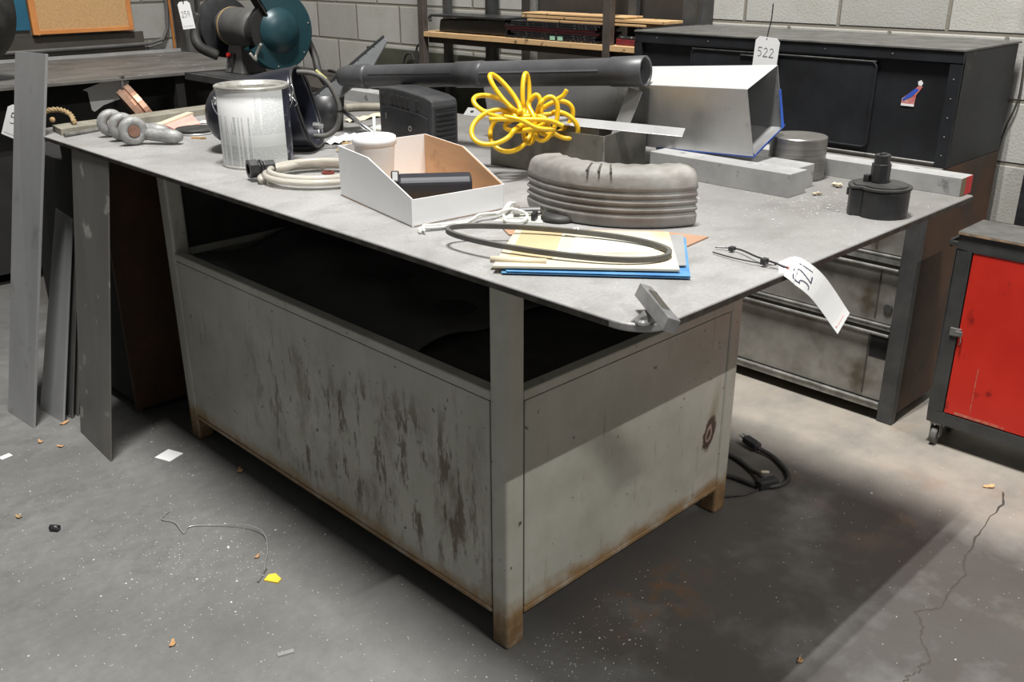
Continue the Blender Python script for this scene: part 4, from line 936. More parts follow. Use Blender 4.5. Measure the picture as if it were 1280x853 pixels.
wr = [([(0, .35), (.2, 0), (.3, .6)], 1), ([(.45, .1), (.5, .8), (.7, .7), (.65, .1)], 1), ([(.9, .0), (.9, .9)], 1), ([(1.1, .5), (1.4, .5)], 1)]
du_ = (bfc[1] - bfc[0]).normalized(); dv2 = (bfc[3] - bfc[0]).normalized()
strokes(wr, lambda u, v, h: loc(.84, .45) + du_ * v * .02 + dv2 * u * .02 + Vector((0, 0, T + .0137 + h)), .05, M_inkgrey, fo, 'scribble') if False else None
strokes([([(u * .02, v * .02) for u, v in p], w) for p, w in wr], lambda u, v, h: loc(.85, .50) + du_ * v + dv2 * u + Vector((0, 0, T + .0136 + h)), .0012, M_inkgrey, fo, 'scribble')

bl_ = []
bc0 = Vector((.026, -.085, 0)); mj = Vector((.155, -.321, 0)).normalized(); mn = Vector((.90, .435, 0)).normalized()
for k in range(72):
    a = 2 * PI * k / 72; ca, sa = math.cos(a), math.sin(a)
    ca2 = math.copysign(abs(ca) ** .92, ca)
    bl_.append(bc0 + mj * .186 * ca2 + mn * (.066 * sa + .006 * math.sin(2 * a)) + Vector((0, 0, T + .0235 - .004 * ca + .004 * (1 - abs(ca)) * 0)))
vb = thing('drive_belt', (.03, -.08, T + .016), 'black rubber drive belt lying in an oval loop over the manila folder', 'belt')
bs_ = MB(); nB = len(bl_); vs = []
for i in range(nB):
    tg_ = (bl_[(i + 1) % nB] - bl_[i - 1]).normalized(); sd_b = tg_.cross(Vector((0, 0, 1))).normalized()
    for (u_, h_) in ((-.0026, -.0042), (.0026, -.0042), (.0034, .0042), (-.0034, .0042)): vs.append(bl_[i] + sd_b * u_ + Vector((0, 0, h_)))
bs_.add(vs, [(i * 4 + k, i * 4 + (k + 1) % 4, ((i + 1) % nB) * 4 + (k + 1) % 4, ((i + 1) % nB) * 4 + k) for i in range(nB) for k in range(4)])
bs_.build('belt', M_greyrub, vb)
kk = 20
MB().tube([bl_[17] + Vector((0, 0, .006)), bl_[17] + Vector((.001, .004, .004)), bl_[18] + Vector((.004, .006, -.002))], .0025, 6).build('clip', M_tape, vb)

# T-shaped steel piece on the corner
tp = thing('t_shaped_bracket', (-.11, -.39, T), 'small T-shaped steel piece lying on the rounded table corner', 'steel bracket')
a0 = Vector((-.078, -.345, T + .027)); a1_ = Vector((-.141, -.440, T + .019))
MB().bar(a0, a1_, .018, .019, (.34, -.2, 1)).build('cross_bar', mat('scuffed_steel', (.20, .20, .20), (.36, .36, .36), .35, .6, 20), tp, bevel=.0008)
up_ = Vector((.34, -.2, 1)).normalized() * .0097
MB().bar(a0 * .8 + a1_ * .2 + up_ + Vector((.002, -.001, 0)), a0 * .28 + a1_ * .72 + up_, .011, .0006, (.34, -.2, 1)).build('oily_grime', M_seam, tp)
MB().hexa([Vector((-.128, -.362, T)), Vector((-.118, -.386, T)), Vector((-.096, -.394, T)), Vector((-.098, -.362, T))],
          [Vector((-.108, -.376, T + .018)), Vector((-.112, -.392, T + .018)), Vector((-.092, -.396, T + .018)), Vector((-.088, -.374, T + .018))]).build('stem', M_rail, tp, bevel=.002)
MB().lathe([(.004, 0), (.010, 0), (.011, .004), (.006, .006), (.004, 0)], (-.118, -.378, T), (0, 0, 1), 14).build('screw', M_chrome, tp)

# tag 521 draped over the edge
tg = thing('lot_tag', (.21, -.40, T), 'white tag numbered 521 hanging over the right edge of the table', 'tag')
c0p = [Vector((.2085, -.384, T + .0045)), Vector((.221, -.401, T + .003)), Vector((.240, -.411, T - .009)), Vector((.266, -.420, T - .030)), Vector((.295, -.428, T - .060)), Vector((.318, -.436, T - .088)), Vector((.330, -.442, T - .104))]
cl_ = catmull(c0p, 10)
def resample(pts, n):
    acc = [0.]
    for i in range(len(pts) - 1): acc.append(acc[-1] + (pts[i + 1] - pts[i]).length)
    o = []; j = 0
    for k in range(n + 1):
        d_ = acc[-1] * k / n
        while j < len(acc) - 2 and acc[j + 1] < d_: j += 1
        o.append(pts[j] + (pts[j + 1] - pts[j]) * ((d_ - acc[j]) / (acc[j + 1] - acc[j])))
    return o
cl_ = resample(cl_, 60)
hw = .0225
wdir = Vector((.66, -.02, .30)).normalized()
def tag_pt(s_, u, h=0.):
    f = s_ * (len(cl_) - 1); i = min(int(f), len(cl_) - 2); p = cl_[i] + (cl_[i + 1] - cl_[i]) * (f - i); tdir = (cl_[i + 1] - cl_[i]).normalized()
    w = (wdir - tdir * wdir.dot(tdir)).normalized(); n = w.cross(tdir).normalized(); 
    if n.dot(Vector((-.6, -.6, .5))) < 0: n = -n
    return p + w * u + n * h
vs = []; N = 24
for i in range(N + 1):
    s_ = i / N; ww = hw * min(1, .55 + s_ * 4.5)
    for u in (-ww, ww):
        for h in (0, .0006): vs.append(tag_pt(s_, u, h))
fs = []
for i in range(N):
    a, b = i * 4, i * 4 + 4
    fs += [(a, a + 2, b + 2, b), (a + 1, b + 1, b + 3, a + 3), (a, b, b + 1, a + 1), (a + 2, a + 3, b + 3, b + 2)]
fs += [(0, 1, 3, 2), (N * 4, N * 4 + 2, N * 4 + 3, N * 4 + 1)]
MB().add(vs, fs).build('card', M_white, tg)
LTG = sum((cl_[i + 1] - cl_[i]).length for i in range(len(cl_) - 1))
# writing runs across the card: digit height along +u, digits follow the card length
def Mtag(u, v, h): # u: along card from hole (metres), v: across (left edge = -)
    return tag_pt(u / LTG, v, .0007 + h)
dig = []
for i, ch in enumerate('521'):
    for path, ww in DG[ch]:
        dig.append(([(.022 + .044 * (1 - v_) + (.0 if ch != '1' else -.006), -.0175 + i * .0125 + u_ * .0105) for u_, v_ in path], ww))
def fine(paths):
    o = []
    for p, w in paths:
        q = []
        for i in range(len(p) - 1):
            for k in range(3): q.append((p[i][0] + (p[i + 1][0] - p[i][0]) * k / 3, p[i][1] + (p[i + 1][1] - p[i][1]) * k / 3))
        q.append(p[-1]); o.append((q, w))
    return o
strokes(fine(dig), Mtag, .0014, M_inkblue, tg)
strokes([([(LTG - .012, -.017), (LTG - .010, -.015)], 1), ([(LTG - .010, -.012), (LTG - .010, .010)], .25)], Mtag, .002, M_inkred, tg, 'small_print')
MB().lathe([(.002, 0), (.0042, 0), (.0042, .0005), (.002, .0005), (.002, 0)], tag_pt(.07, 0, .0008), (-.5, -.5, .8), 14).build('reinforcing_ring', M_inkred, tg)
MB().tube(catmull([(.236, -.250, T + .004), (.247, -.285, T + .006), (.225, -.335, T + .008), (.213, -.374, T + .009), tag_pt(.06, 0, .002), tag_pt(.08, 0, -.003)], 6), .0016, 6).tube(catmull([(.212, -.262, T + .003), (.205, -.31, T + .004), (.208, -.368, T + .006), (.214, -.376, T + .007)], 6), .0012, 6).box(.205, .217, -.361, -.353, T + .004, T + .013).box(.2375, .2475, -.282, -.274, T + .003, T + .009).build('zip_tie', M_black, tg)

# shackle with three eyes and a bolt
sk = thing('lifting_shackle', (.03, 1.40, T), 'galvanised forged shackle with three round eyes lying near the left end of the table', 'shackle')
def eye(c, ax, r=.022, rt=.0105, nm='eye', squash=1.):
    ax = Vector(ax).normalized(); u = ax.orthogonal().normalized(); v = ax.cross(u)
    return [Vector(c) + u * r * math.cos(a) + v * r * math.sin(a) for a in [2 * PI * k / 28 for k in range(28)]]
axs = Vector((-.16, -.98, 0))
cs = [Vector((-.008, 1.515, T + .037)), Vector((-.014, 1.432, T + .037)), Vector((-.022, 1.350, T + .037))]
for i, c in enumerate(cs):
    MB().tube(eye(c, axs, .0235, .0105), .0135, 12, closed=True).build('eye', M_galv, sk, smooth=True)
MB().cyl(.0150, 0, .185, cs[2] + axs.normalized() * .014, -axs, 20).build('bolt', M_boltend, sk, bevel=.001)
for i, (s0, s1) in enumerate((((.008, 1.345, T + .026), (.070, 1.272, T + .019)), ((.014, 1.44, T + .030), (.080, 1.365, T + .020)))):
    s0 = Vector(s0); s1 = Vector(s1)
    MB().tube([s0 + (s1 - s0) * k / 6 for k in range(7)], .016, 14, radii=[.014, .0165, .017, .0175, .0185, .0175, .010]).build('shank', M_galv, sk, smooth=True)

# board, rod, rope, papers at the left end
bd = MB().hexa([Vector((-.10, 1.632, T + .0)), Vector((.38, 1.70, T)), Vector((.48, 1.79, T)), Vector((-.09, 1.72, T))], [Vector((-.10, 1.632, T + .018)), Vector((.38, 1.70, T + .018)), Vector((.48, 1.79, T + .018)), Vector((-.09, 1.72, T + .018))])
tag(bd.build('wooden_board', M_board, bevel=.001), 'flat dirty board lying along the left end of the table', 'board')
tag(MB().tube([(-.105, 1.598, T + .006), (.045, 1.690 - .045, T + .006)], .0055, 8).build('thin_rod', M_rail), 'thin steel rod lying in front of the dirty board', 'rod')
rp = thing('rope_loop', (-.06, 1.70, T + .02), 'short loop of tan braided rope on the board at the left end', 'rope')
rc_ = catmull([(-.105, 1.80, T + .026), (-.075, 1.80, T + .045), (-.045, 1.77, T + .050), (-.035, 1.72, T + .040), (-.045, 1.675, T + .024)], 10)
rr = MB()
for ph in (0, 2 * PI / 3, 4 * PI / 3):
    rr.tube([p + Vector((.0035 * math.cos(i * .75 + ph), .002 * math.sin(i * .75 + ph), .0035 * math.sin(i * .75 + ph))) for i, p in enumerate(rc_)], .0042, 8)
rr.build('rope', M_rope, rp, smooth=True)
MB().lathe([(.0001, -.008), (.006, -.006), (.008, 0), (.006, .006), (.0001, .008)], (-.078, 1.745, T + .028), (0, 0, 1), 14).build('knot', M_ply, rp, smooth=True)
pk = thing('pink_wrapper', (.19, 1.52, T), 'pink and cream paper wrapper lying left of the paint can', 'paper')
MB().hexa([Vector((.155, 1.545, T + .001)), Vector((.150, 1.478, T + .001)), Vector((.235, 1.490, T + .001)), Vector((.255, 1.575, T + .001))], [Vector((.155, 1.545, T + .010)), Vector((.150, 1.478, T + .007)), Vector((.235, 1.490, T + .012)), Vector((.255, 1.575, T + .024))]).build('pink_sheet', M_pink, pk)
MB().hexa([Vector((.135, 1.560, T + .001)), Vector((.140, 1.535, T + .001)), Vector((.262, 1.580, T + .020)), Vector((.255, 1.605, T + .020))], [Vector((.135, 1.560, T + .014)), Vector((.140, 1.535, T + .013)), Vector((.262, 1.580, T + .030)), Vector((.255, 1.605, T + .030))]).build('cream_edge', M_cream, pk)
ds = thing('black_disc', (.18, 1.415, T), 'flat black disc with a light rim between the wrapper and the paint can', 'disc')
MB().lathe([(.0001, .004), (.048, .004), (.052, .008), (.052, .014), (.046, .012), (.0001, .010)], (.180, 1.415, T), seg=36).build('disc', M_rubber, ds, smooth=True)
MB().lathe([(.0515, .001), (.056, .001), (.056, .005), (.0515, .005), (.0515, .001)], (.180, 1.415, T), seg=36).build('rim', M_light, ds, smooth=True)
tag(MB().bar((.275, 1.56, T + .004), (.33, 1.48, T + .004), .03, .004).build('white_strip', M_white), 'short white strip of paper behind the pink wrapper', 'paper')
tag(MB().bar((.128, 1.335, T + .003), (.150, 1.30, T + .003), .006, .005).build('wood_chip', M_ply), 'small wood splinter between the shackle and the paint can', 'wood chip')

# copper-coloured ring standing behind the table end
rg = thing('copper_wheel', (.19, 1.9, .735), 'copper-coloured grooved ring leaning in the dark behind the table end', 'ring')
cc = Vector((.252, 1.905, .829)); axr = Vector((-.80, .22, -.52)).normalized()
MB().lathe([(.080, -.020), (.090, -.022), (.092, -.006), (.085, -.003), (.085, .003), (.092, .006), (.090, .022), (.080, .020), (.080, -.020)], cc, axr, 48).build('ring', M_copper, rg, smooth=False)
MB().lathe([(.0001, -.01), (.079, -.012), (.079, .012), (.0001, .01)], cc, axr, 40).build('disc', M_matteblack, rg)

# left tag, partly hidden behind the tall strip
t9 = thing('lot_tag', (-.10, 2.02, .78), 'white tag with a handwritten number starting with 5, half hidden behind the tall steel strip', 'tag')
M9 = Matrix.Translation(Vector((-.100, 2.040, .775))) @ Matrix(((.71, 0, -.70, 0), (-.70, 0, -.71, 0), (0, 1, 0, 0), (0, 0, 0, 1))) @ Matrix.Rotation(-.42, 4, 'Z')
MB().prism(tag_poly(.07, .10, .012), 0, .0006, M9).build('card', M_white, t9)
strokes(number('52', -.022, .042, .020, .034), lambda u, v, h: M9 @ Vector((u, v, .0006 + h)), .002, M_ink, t9)
strokes([([(-.03, .010), (.03, .010)], .4)], lambda u, v, h: M9 @ Vector((u, v, .0006 + h)), .002, M_inkgrey, t9, 'small_print')
MB().tube([M9 @ Vector((0, .092, 0)), M9 @ Vector((.01, .115, .0)), (-.052, 2.035, .80)], .0014, 6).build('zip_tie', M_black, t9)

# clutter behind helmet and box
tag(MB().tube([(.49, 1.19, T + .070), (.46, .95, T + .008)], .0065, 10).build('silver_rod', M_chrome, smooth=True), 'shiny round rod leaning from the vacuum nozzle down to the table', 'rod')
bk = thing('plastic_tub', (.45, 1.17, T), 'small black plastic tub under the vacuum nozzle, behind the helmet band', 'tub')
MB().lathe([(.0001, 0), (.045, 0), (.055, .10), (.050, .10), (.042, .01), (.0001, .008)], (.46, 1.19, T), seg=28).build('tub', M_black, bk, smooth=True)
for i, (x, y, r_, w, l, m_, lb_) in enumerate(((.40, 1.03, .5, .05, .14, M_white, 'crumpled white paper lying right of the helmet band'), (.56, 1.08, 1.2, .06, .12, M_paper, 'pale paper scrap on the table in front of the tub'),
        (.66, 1.28, .2, .04, .16, M_cream, 'cream paper strip near the far bar on the table'), (.34, .93, .8, .03, .12, M_rope, 'tan scrap of cord lying beside the bin box corner'))):
    Mx = Matrix.Translation((x, y, T + .0006)) @ Matrix.Rotation(r_, 4, 'Z')
    vs = []; 
    for a in range(7):
        for b in range(5): vs.append(Mx @ Vector((-l / 2 + l * a / 6, -w / 2 + w * b / 4, .004 + .004 * math.sin(a * 1.7 + b * 2.3 + i))))
    tag(MB().add(vs, [(a * 5 + b, (a + 1) * 5 + b, (a + 1) * 5 + b + 1, a * 5 + b + 1) for a in range(6) for b in range(4)]).build('paper_scrap', m_, solid=.001), lb_, 'paper scrap')
tag(MB().tube(catmull([(.70, 1.44, T + .012), (.74, 1.42, T + .014), (.80, 1.37, T + .012)], 4), .012, 10, radii=None).build('wood_stub', M_board, smooth=True), 'rough wooden stub on the table below the vacuum nozzle', 'wood')

# twine and hardware between box and tread
tw = thing('twine_bundle', (.13, .13, T), 'white plastic twine twisted along the front of the bin box', 'twine')
base_pts = [(-.050, .160, T + .003), (-.035, .178, T + .006), (-.005, .165, T + .004), (.045, .150, T + .006), (.085, .155, T + .009), (.13, .150, T + .008), (.175, .168, T + .012), (.205, .18, T + .006)]
b = MB()
for s_ in range(3):
    b.tube(catmull([(x + random.uniform(-.005, .005), y + random.uniform(-.006, .006), z + .002 * s_) for x, y, z in base_pts], 6), .0024, 6, radii=None)
b.tube(catmull([(.115, .145, T + .01), (.135, .125, T + .02), (.15, .10, T + .012), (.125, .085, T + .006), (.10, .10, T + .008), (.12, .13, T + .01)], 6), .0028, 6)
b.build('twine', M_tape, tw, smooth=True)
hw_ = thing('small_bolt', (.165, .125, T), 'small shiny bolt lying in the twine left of the tread segment', 'bolt')
MB().cyl(.010, 0, .012, (.150, .135, T + .012), (.8, -.6, 0), 6).build('head', M_chrome, hw_)
MB().cyl(.006, .012, .050, (.150, .135, T + .012), (.8, -.6, 0), 12).build('shank', M_chrome, hw_)
tag(MB().bar((.168, .094, T + .010), (.150, .084, T + .008), .008, .014).bar((.176, .10, T + .006), (.166, .092, T + .010), .004, .005).build('small_clip', M_black), 'tiny black clip lying beside the small shiny bolt', 'clip')
tag(MB().prism([(.10, .135), (.155, .065), (.20, .10), (.15, .16)], T + .0003, T + .0015).build('clear_wrapper', M_paper), 'flat pale plastic wrapper under the small bolts', 'wrapper')
tag(MB().lathe([(.0001, 0), (.032, 0), (.034, .006), (.028, .012), (.0001, .012)], (.196, .062, T), seg=24).build('black_puck', M_rubber, smooth=True), 'low black rubber cap tucked under the left of the tread segment', 'puck')
for i, (x, y, s_, lb_) in enumerate(((.80, -.165, .014, 'torn bit of white foam beside the round billet'), (.705, -.175, .010, 'small bit of white foam in front of the square bar end'))):
    b = MB()
    for k in range(5): b.lathe([(.0001, -s_ * .3), (s_ * .5, 0), (.0001, s_ * .35)], (x + random.uniform(-s_, s_) * .6, y + random.uniform(-s_, s_) * .6, T + s_ * .3 + .0005), (random.random(), random.random(), 1), 6)
    tag(b.build('foam_bit', M_cream), lb_, 'foam bit')

# shavings: on the table and on the floor
def chips(n, fx, z, name, label, smin, smax):
    b = MB()
    for _ in range(n):
        x, y = fx(); s_ = random.uniform(smin, smax) * (2 if random.random() < .06 else 1); a = random.uniform(0, 6.28); q = random.uniform(.3, 1)
        c, s2 = math.cos(a) * s_, math.sin(a) * s_
        p = [(x + c, y + s2, z), (x - s2 * q, y + c * q, z), (x - c, y - s2, z), (x + s2 * q, y - c * q, z)]
        b.hexa([Vector(v) for v in p], [Vector((v[0], v[1], z + s_ * .5)) for v in p])
    return tag(b.build(name, M_shav), label, 'shavings', kind='stuff')
def ftable():
    r = random.random()
    if r < .55: return random.gauss(.62, .07), random.gauss(-.22, .06)
    if r < .8: return random.uniform(.3, .88), random.uniform(-.36, 0)
    return random.uniform(-.1, .6), random.uniform(-.3, 1.6)
def fclamp(f, x0, x1, y0, y1):
    def g():
        while True:
            x, y = f()
            if x0 < x < x1 and y0 < y < y1: return x, y
    return g
chips(420, fclamp(ftable, -.12, .89, -.38, 1.75), T + .0001, 'table_shavings', 'tiny white shavings scattered on the table top', .0007, .0020)
def ffloor():
    r = random.random()
    if r < .14: return random.gauss(-.30, .10), random.gauss(.72, .14)
    if r < .26: return random.gauss(.10, .12), random.gauss(-.08, .08)
    if r < .80: return random.uniform(-.75, .0), random.uniform(.0, 1.7)
    return random.uniform(-.2, 1.45), random.uniform(-.9, .0)
def notcab():
    g = fclamp(ffloor, -1.2, 1.44, -1.2, 1.8)
    def h():
        while True:
            x, y = g()
            if not (-.01 < x < .77 and -.01 < y < 1.32): return x, y
    return h
chips(1900, notcab(), .0001, 'floor_shavings', 'tiny bright metal shavings scattered over the concrete floor', .0006, .0017)

# ------------------------------------------------------------------ floor debris
def flat(name, pts, m, label, cat, th=.0015, z=.0003):
    return tag(MB().prism(pts, z, z + th).build(name, m), label, cat)
def quad(cx, cy, l, w, a):
    a = math.radians(a); c, s_ = math.cos(a), math.sin(a)
    return [(cx + u * l / 2 * c - v * w / 2 * s_, cy + u * l / 2 * s_ + v * w / 2 * c) for u, v in ((-1, -1), (1, -1), (1, 1), (-1, 1))]
flat('paper_label', quad(-.106, 1.235, .052, .055, 20), M_white, 'small square white label lying on the floor beside the workbench shadow', 'label')
flat('yellow_scrap', [(-.222, .545), (-.205, .515), (-.192, .522), (-.190, .548), (-.203, .556)], M_yellow2, 'bright yellow plastic scrap on the floor left of the workbench', 'scrap', .003)
flat('silver_offcut', quad(-.317, .305, .032, .010, -20), M_light, 'small silver metal offcut on the floor near the bottom edge', 'offcut', .004)
flat('pale_scrap', quad(-.43, 1.55, .03, .02, 10), M_white, 'pale scrap at the far left edge of the floor', 'scrap', .001)
tag(MB().bar((-.195, .580, .003), (-.235, .548, .003), .004, .004).build('wire_stub', M_rail), 'short dark-ended metal pin on the floor beside the yellow scrap', 'pin')
wi = catmull([(-.215, .560, .002), (-.185, .60, .004), (-.155, .64, .003), (-.13, .70, .012), (-.145, .76, .012), (-.19, .82, .004), (-.235, .86, .003), (-.26, .845, .003), (-.255, .90, .006), (-.27, .94, .003), (-.24, .96, .003)], 8)
tag(MB().tube(wi, .0011, 6).build('thin_wire', M_light, smooth=True), 'thin curled metal wire on the floor left of the workbench', 'wire')
tag(MB().lathe([(.006, 0), (.0075, 0), (.0075, .022), (.006, .022), (.006, 0)], (-.480, 1.085, .008), (.6, -.75, 0), 12).build('rubber_stub', M_black, smooth=True), 'small black rubber tube stub on the floor at the left', 'stub')
def leaf(x, y, s_, a, label, m=M_leaf):
    b = MB(); pts = []
    for k in range(12):
        t_ = 2 * PI * k / 12; r = s_ * (1 + .25 * math.sin(3 * t_ + a)); u, v = r * math.cos(t_), r * .5 * math.sin(t_)
        pts.append((x + u * math.cos(a) - v * math.sin(a), y + u * math.sin(a) + v * math.cos(a), .002 + .003 * abs(math.sin(t_ * 1.5 + a))))
    c = (x, y, .0012); b.add([c] + pts, [(0, k + 1, (k + 1) % 12 + 1) for k in range(12)])
    return tag(b.build('dry_leaf', m, solid=.0008), label, 'leaf', 'dry leaf scraps on the floor')
leaf(-.463, .49, .011, .9, 'dry orange-brown leaf scrap near the lower left of the floor')
leaf(.386, -.422, .009, .3, 'small brown crumpled scrap in the shadow near the bottom of the photo')
leaf(-.235, 1.64, .014, .2, 'dry leaf scrap at the foot of the tall steel strip, nearest to it')
leaf(-.200, 1.68, .013, 1.2, 'dry leaf scrap at the foot of the tall steel strip, farther back')
leaf(-.30, 1.50, .010, 2.2, 'dry leaf scrap on the floor in front of the wide leaning plate')
leaf(-.33, 1.57, .011, 1.5, 'dry leaf scrap on the open floor left of the wide leaning plate')
leaf(-.515, 1.20, .011, 1.8, 'dark curled leaf scrap on the far left of the floor', M_rope)
leaf(-.01, 1.02, .014, 1.0, 'brown leaf scrap in the shadow beside the workbench')
leaf(-.185, .635, .008, .4, 'tiny brown scrap caught in the thin wire')
leaf(1.33, -.43, .016, 2.6, 'curved dry twig-like scrap in front of the red cabinet', M_ply)

# power cable on the floor behind the workbench
pc = thing('power_cable', (.98, .05, 0), 'black power cable with plugs lying behind the right leg of the workbench', 'cable')
MB().tube(catmull([(1.066, .096, .014), (1.062, .05, .009), (1.040, .008, .008), (1.012, -.028, .008), (.975, -.050, .008), (.925, -.040, .008), (.895, .0, .008), (.89, .06, .008), (.87, .12, .008), (.83, .20, .008), (.76, .30, .008)], 8), .0062, 10).build('cord', M_rubber, pc, smooth=True)
MB().tube(catmull([(.915, -.015, .022), (.935, .010, .018), (.952, .04, .010), (.975, .09, .008), (.985, .15, .008), (.95, .25, .008), (.80, .40, .008)], 8), .0062, 10).build('cord', M_rubber, pc, smooth=True)
MB().tube([(.9, -.02, .005), (.84, -.005, .004), (.78, .035, .004)], .003, 8).build('cord', M_rubber, pc, smooth=True)
pg = MB().bar((1.066, .094, .016), (1.078, .146, .022), .026, .020).build('plug', M_black, pc, bevel=.005)
MB().bar((1.071, .146, .026), (1.074, .162, .027), .006, .0015).bar((1.084, .144, .026), (1.087, .160, .027), .006, .0015).cyl(.002, 0, .014, (1.078, .145, .017), (.2, .95, .1), 8).build('prong', M_chrome, pg)
sk2 = MB().bar((.945, -.035, .014), (.890, -.012, .014), .028, .024).build('socket', M_black, pc, bevel=.005)
MB().bar((.950, -.008, .027), (.935, .006, .028), .008, .003).build('pale_mark', M_cream, sk2)

# ------------------------------------------------------------------ bench grinder on its stand
gr = thing('bench_grinder', (.89, 2.36, .865), 'dark teal bench grinder with round wheel guards, behind the table', 'grinder')
gx, gz = .905, 1.032
MB().lathe([(.0001, -.13), (.060, -.128), (.070, -.105), (.072, -.06), (.072, .06), (.068, .085), (.050, .105), (.0001, .107)], (gx - .01, 2.375, gz + .004), (0, 1, 0), 40).build('motor', M_greycast, gr, smooth=True)
MB().lathe([(.0732, -.006), (.0732, .006), (.0718, .006), (.0718, -.006), (.0732, -.006)], (gx - .01, 2.43, gz + .004), (0, 1, 0), 40).build('band', M_rope, gr, smooth=True)
MB().hexa([Vector((gx - .055, 2.325, .866)), Vector((gx + .055, 2.325, .866)), Vector((gx + .055, 2.455, .866)), Vector((gx - .055, 2.455, .866))],
          [Vector((gx - .035, 2.345, .985)), Vector((gx + .035, 2.345, .985)), Vector((gx + .035, 2.435, .985)), Vector((gx - .035, 2.435, .985))]).build('pedestal', mat('pedestal_grey', (.15, .145, .14), (.20, .195, .19), .6, .1, 12), gr, bevel=.003)
sw = MB().bar((gx - .055, 2.40, .905), (gx - .049, 2.40, .940), .042, .006, (-1, 0, .15)).build('switch_plate', M_black, gr, bevel=.001)
MB().cyl(.0085, 0, .012, (gx - .053, 2.408, .933), (-1, 0, .15), 16).build('stop_button', M_redplastic, sw, bevel=.001)
MB().box(gx - .066, gx - .058, 2.378, 2.392, .905, .918).build('toggle', M_rubber, sw)
# guards: near one is a large round cover with a raised hub and a sector cut away on the operator's side
A0_, A1_ = math.radians(-482), math.radians(-205)
g1 = MB().lathe([(.074, .000), (.080, .002), (.138, .003), (.143, .007), (.143, .046), (.138, .050), (.050, .050)], (gx + .012, 2.135, gz), (0, 1, 0), 44, A0_, A1_).lathe([(.0001, -.034), (.030, -.032), (.058, -.024), (.075, -.008), (.082, .001), (.074, .004)], (gx + .012, 2.135, gz), (0, 1, 0), 48).build('wheel_guard', M_teal, gr)
smooth_by_angle(g1, .6)
rv = MB()
for a in (10, 75, 262, 320):
    a = math.radians(a); rv.lathe([(.0001, -.002), (.0035, -.001), (.004, .003)], (gx + .012 + .128 * math.cos(a), 2.137, gz + .128 * math.sin(a)), (0, 1, 0), 10)
rv.build('rivets', M_chrome, gr)
MB().lathe([(.0001, -.03), (.104, -.03), (.104, .0), (.055, .02), (.0001, .02)], (gx - .0, 2.17, gz), (0, 1, 0), 40).build('inner_guard', M_matteblack, gr)
MB().lathe([(.05, .0), (.066, .01), (.071, .045), (.05, .06)], (gx - .005, 2.195, gz - .005), (0, 1, 0), 36).build('motor_end_bell', M_charcoal, gr, smooth=True)
MB().bar((gx - .100, 2.15, gz + .155), (gx - .040, 2.15, gz + .055), .05, .007, (1, 0, .6)).build('spark_shield', M_matteblack, gr, bevel=.001)
MB().tube(catmull([(gx - .125, 2.13, gz - .070), (gx - .110, 2.12, gz - .095), (gx - .095, 2.14, gz - .080), (gx - .08, 2.12, gz - .04)], 5), .006, 8).build('tool_rest', M_rail, gr, smooth=True)
g2 = MB().lathe([(.0001, -.035), (.09, -.035), (.112, -.03), (.115, -.02), (.115, .018), (.108, .024), (.0001, .028)], (gx + .0, 2.53, gz - .004), (0, 1, 0), 48).build('wheel_guard', M_black, gr)
smooth_by_angle(g2, .6)
vs = []; ex = [(gx - .13, 2.50, gz - .02), (gx - .15, 2.50, gz - .10), (gx - .125, 2.50, gz - .165)]
MB().tube(catmull([(gx - .10, 2.53, gz + .05), (gx - .125, 2.53, gz - .02), (gx - .12, 2.51, gz - .07), (gx - .06, 2.49, gz - .105)], 6), .02, 14, radii=None).build('chip_chute', M_rubber, gr, smooth=True)
gs = thing('grinder_stand', (.9, 2.36, 0), 'steel stand plate and post carrying the bench grinder', 'stand')
MB().box(.75, 1.03, 2.20, 2.56, .852, .8655).build('top_plate', M_charcoal, gs, bevel=.002)
MB().box(.735, .76, 2.19, 2.57, .838, .8655).build('front_lip', M_post, gs, bevel=.002)
MB().box(.86, .95, 2.33, 2.42, .02, .852).build('post', M_matteblack, gs)
MB().box(.76, 1.05, 2.2, 2.55, 0, .02).build('foot', M_matteblack, gs)
tag(MB().tube(catmull([(1.07, 2.20, 1.0), (1.075, 2.16, .93), (1.065, 2.12, .87), (1.10, 2.08, .75), (1.12, 2.1, .4), (1.12, 2.12, .01)], 6), .014, 10).build('grinder_hose', M_rubber, smooth=True), 'black hose hanging behind the near wheel guard of the grinder', 'hose')
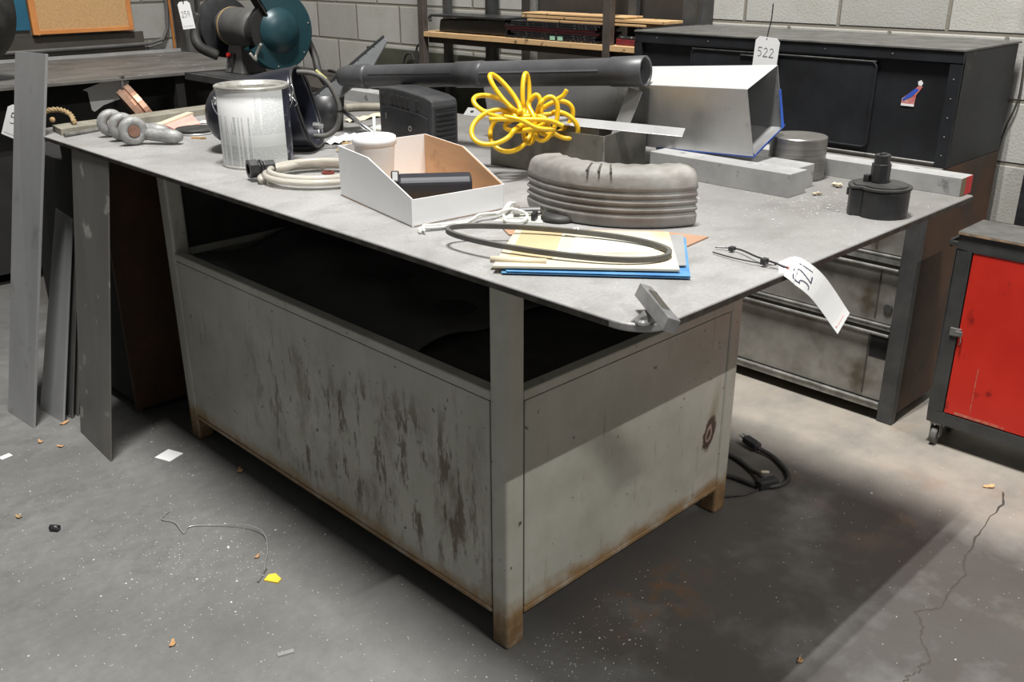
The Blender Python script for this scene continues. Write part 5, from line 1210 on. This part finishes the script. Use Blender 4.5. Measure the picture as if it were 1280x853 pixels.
# grinder tag 259
tgp = Vector((.742, 2.385, 1.04))
t2 = thing('lot_tag', tgp, 'white tag numbered 259 hanging on the bench grinder', 'tag')
c9 = Vector((.715, 2.44, 1.035))
M2 = Matrix.Translation(c9) @ Matrix(((.71, 0, -.70, 0), (-.70, 0, -.71, 0), (0, 1, 0, 0), (0, 0, 0, 1))) @ Matrix.Rotation(.12, 4, 'Z')
MB().prism(tag_poly(.047, .098, .009), 0, .0006, M2).build('card', M_white, t2)
strokes(number('259', -.017, .042, .009, .021), lambda u, v, h: M2 @ Vector((u, v, .0006 + h)), .0016, M_inkgrey, t2)
strokes([([(-.018, .010), (.018, .010)], .5)], lambda u, v, h: M2 @ Vector((u, v, .0006 + h)), .0016, M_inkgrey, t2, 'small_print')
MB().tube(catmull([M2 @ Vector((0, .090, 0)), M2 @ Vector((.005, .115, -.01)), Vector((.80, 2.49, 1.14))], 5), .0022, 6).build('zip_tie', M_black, t2)

# ------------------------------------------------------------------ light: long ceiling tubes, dim room
def lamp(name, loc, sx, sy, w, color=(1, .985, .955)):
    l = bpy.data.lights.new(name, 'AREA'); l.shape = 'RECTANGLE'; l.size = sx; l.size_y = sy; l.energy = w; l.color = color
    o = bpy.data.objects.new(name, l); col.objects.link(o); o.location = loc; return o
lamp('ceiling_tube', (-.45, -.21, 6.6), 1.3, .06, 355)
lamp('ceiling_tube', (-.45, .03, 6.6), 1.3, .06, 355)
lamp('ceiling_tube', (-.2, -5.7, 6.6), 1.3, .06, 440)
w = bpy.data.worlds.new('World'); scn.world = w; w.use_nodes = True
w.node_tree.nodes['Background'].inputs[0].default_value = (.97, .985, 1, 1)
w.node_tree.nodes['Background'].inputs[1].default_value = .125

# ------------------------------------------------------------------ camera
cd_ = bpy.data.cameras.new('camera'); cam = bpy.data.objects.new('camera', cd_); col.objects.link(cam); scn.camera = cam
cd_.sensor_width = 36; cd_.sensor_fit = 'HORIZONTAL'; cd_.lens = 36 * 1185.5 / 1280; cd_.clip_start = .02
yaw, pitch, roll = math.radians(45.425), math.radians(-21.94), math.radians(-.132)
d = Vector((math.cos(yaw) * math.cos(pitch), math.sin(yaw) * math.cos(pitch), math.sin(pitch)))
r0 = d.cross(Vector((0, 0, 1))).normalized(); u0 = r0.cross(d)
r = r0 * math.cos(roll) + u0 * math.sin(roll); u = u0 * math.cos(roll) - r0 * math.sin(roll)
mw = Matrix((r, u, -d)).transposed().to_4x4(); mw.translation = Vector((-1.0572, -1.0863, 1.2759)); cam.matrix_world = mw
scn.view_settings.view_transform = 'Standard'; scn.view_settings.look = 'None'; scn.view_settings.exposure = 0; scn.view_settings.gamma = 1
scn.view_settings.use_curve_mapping = False
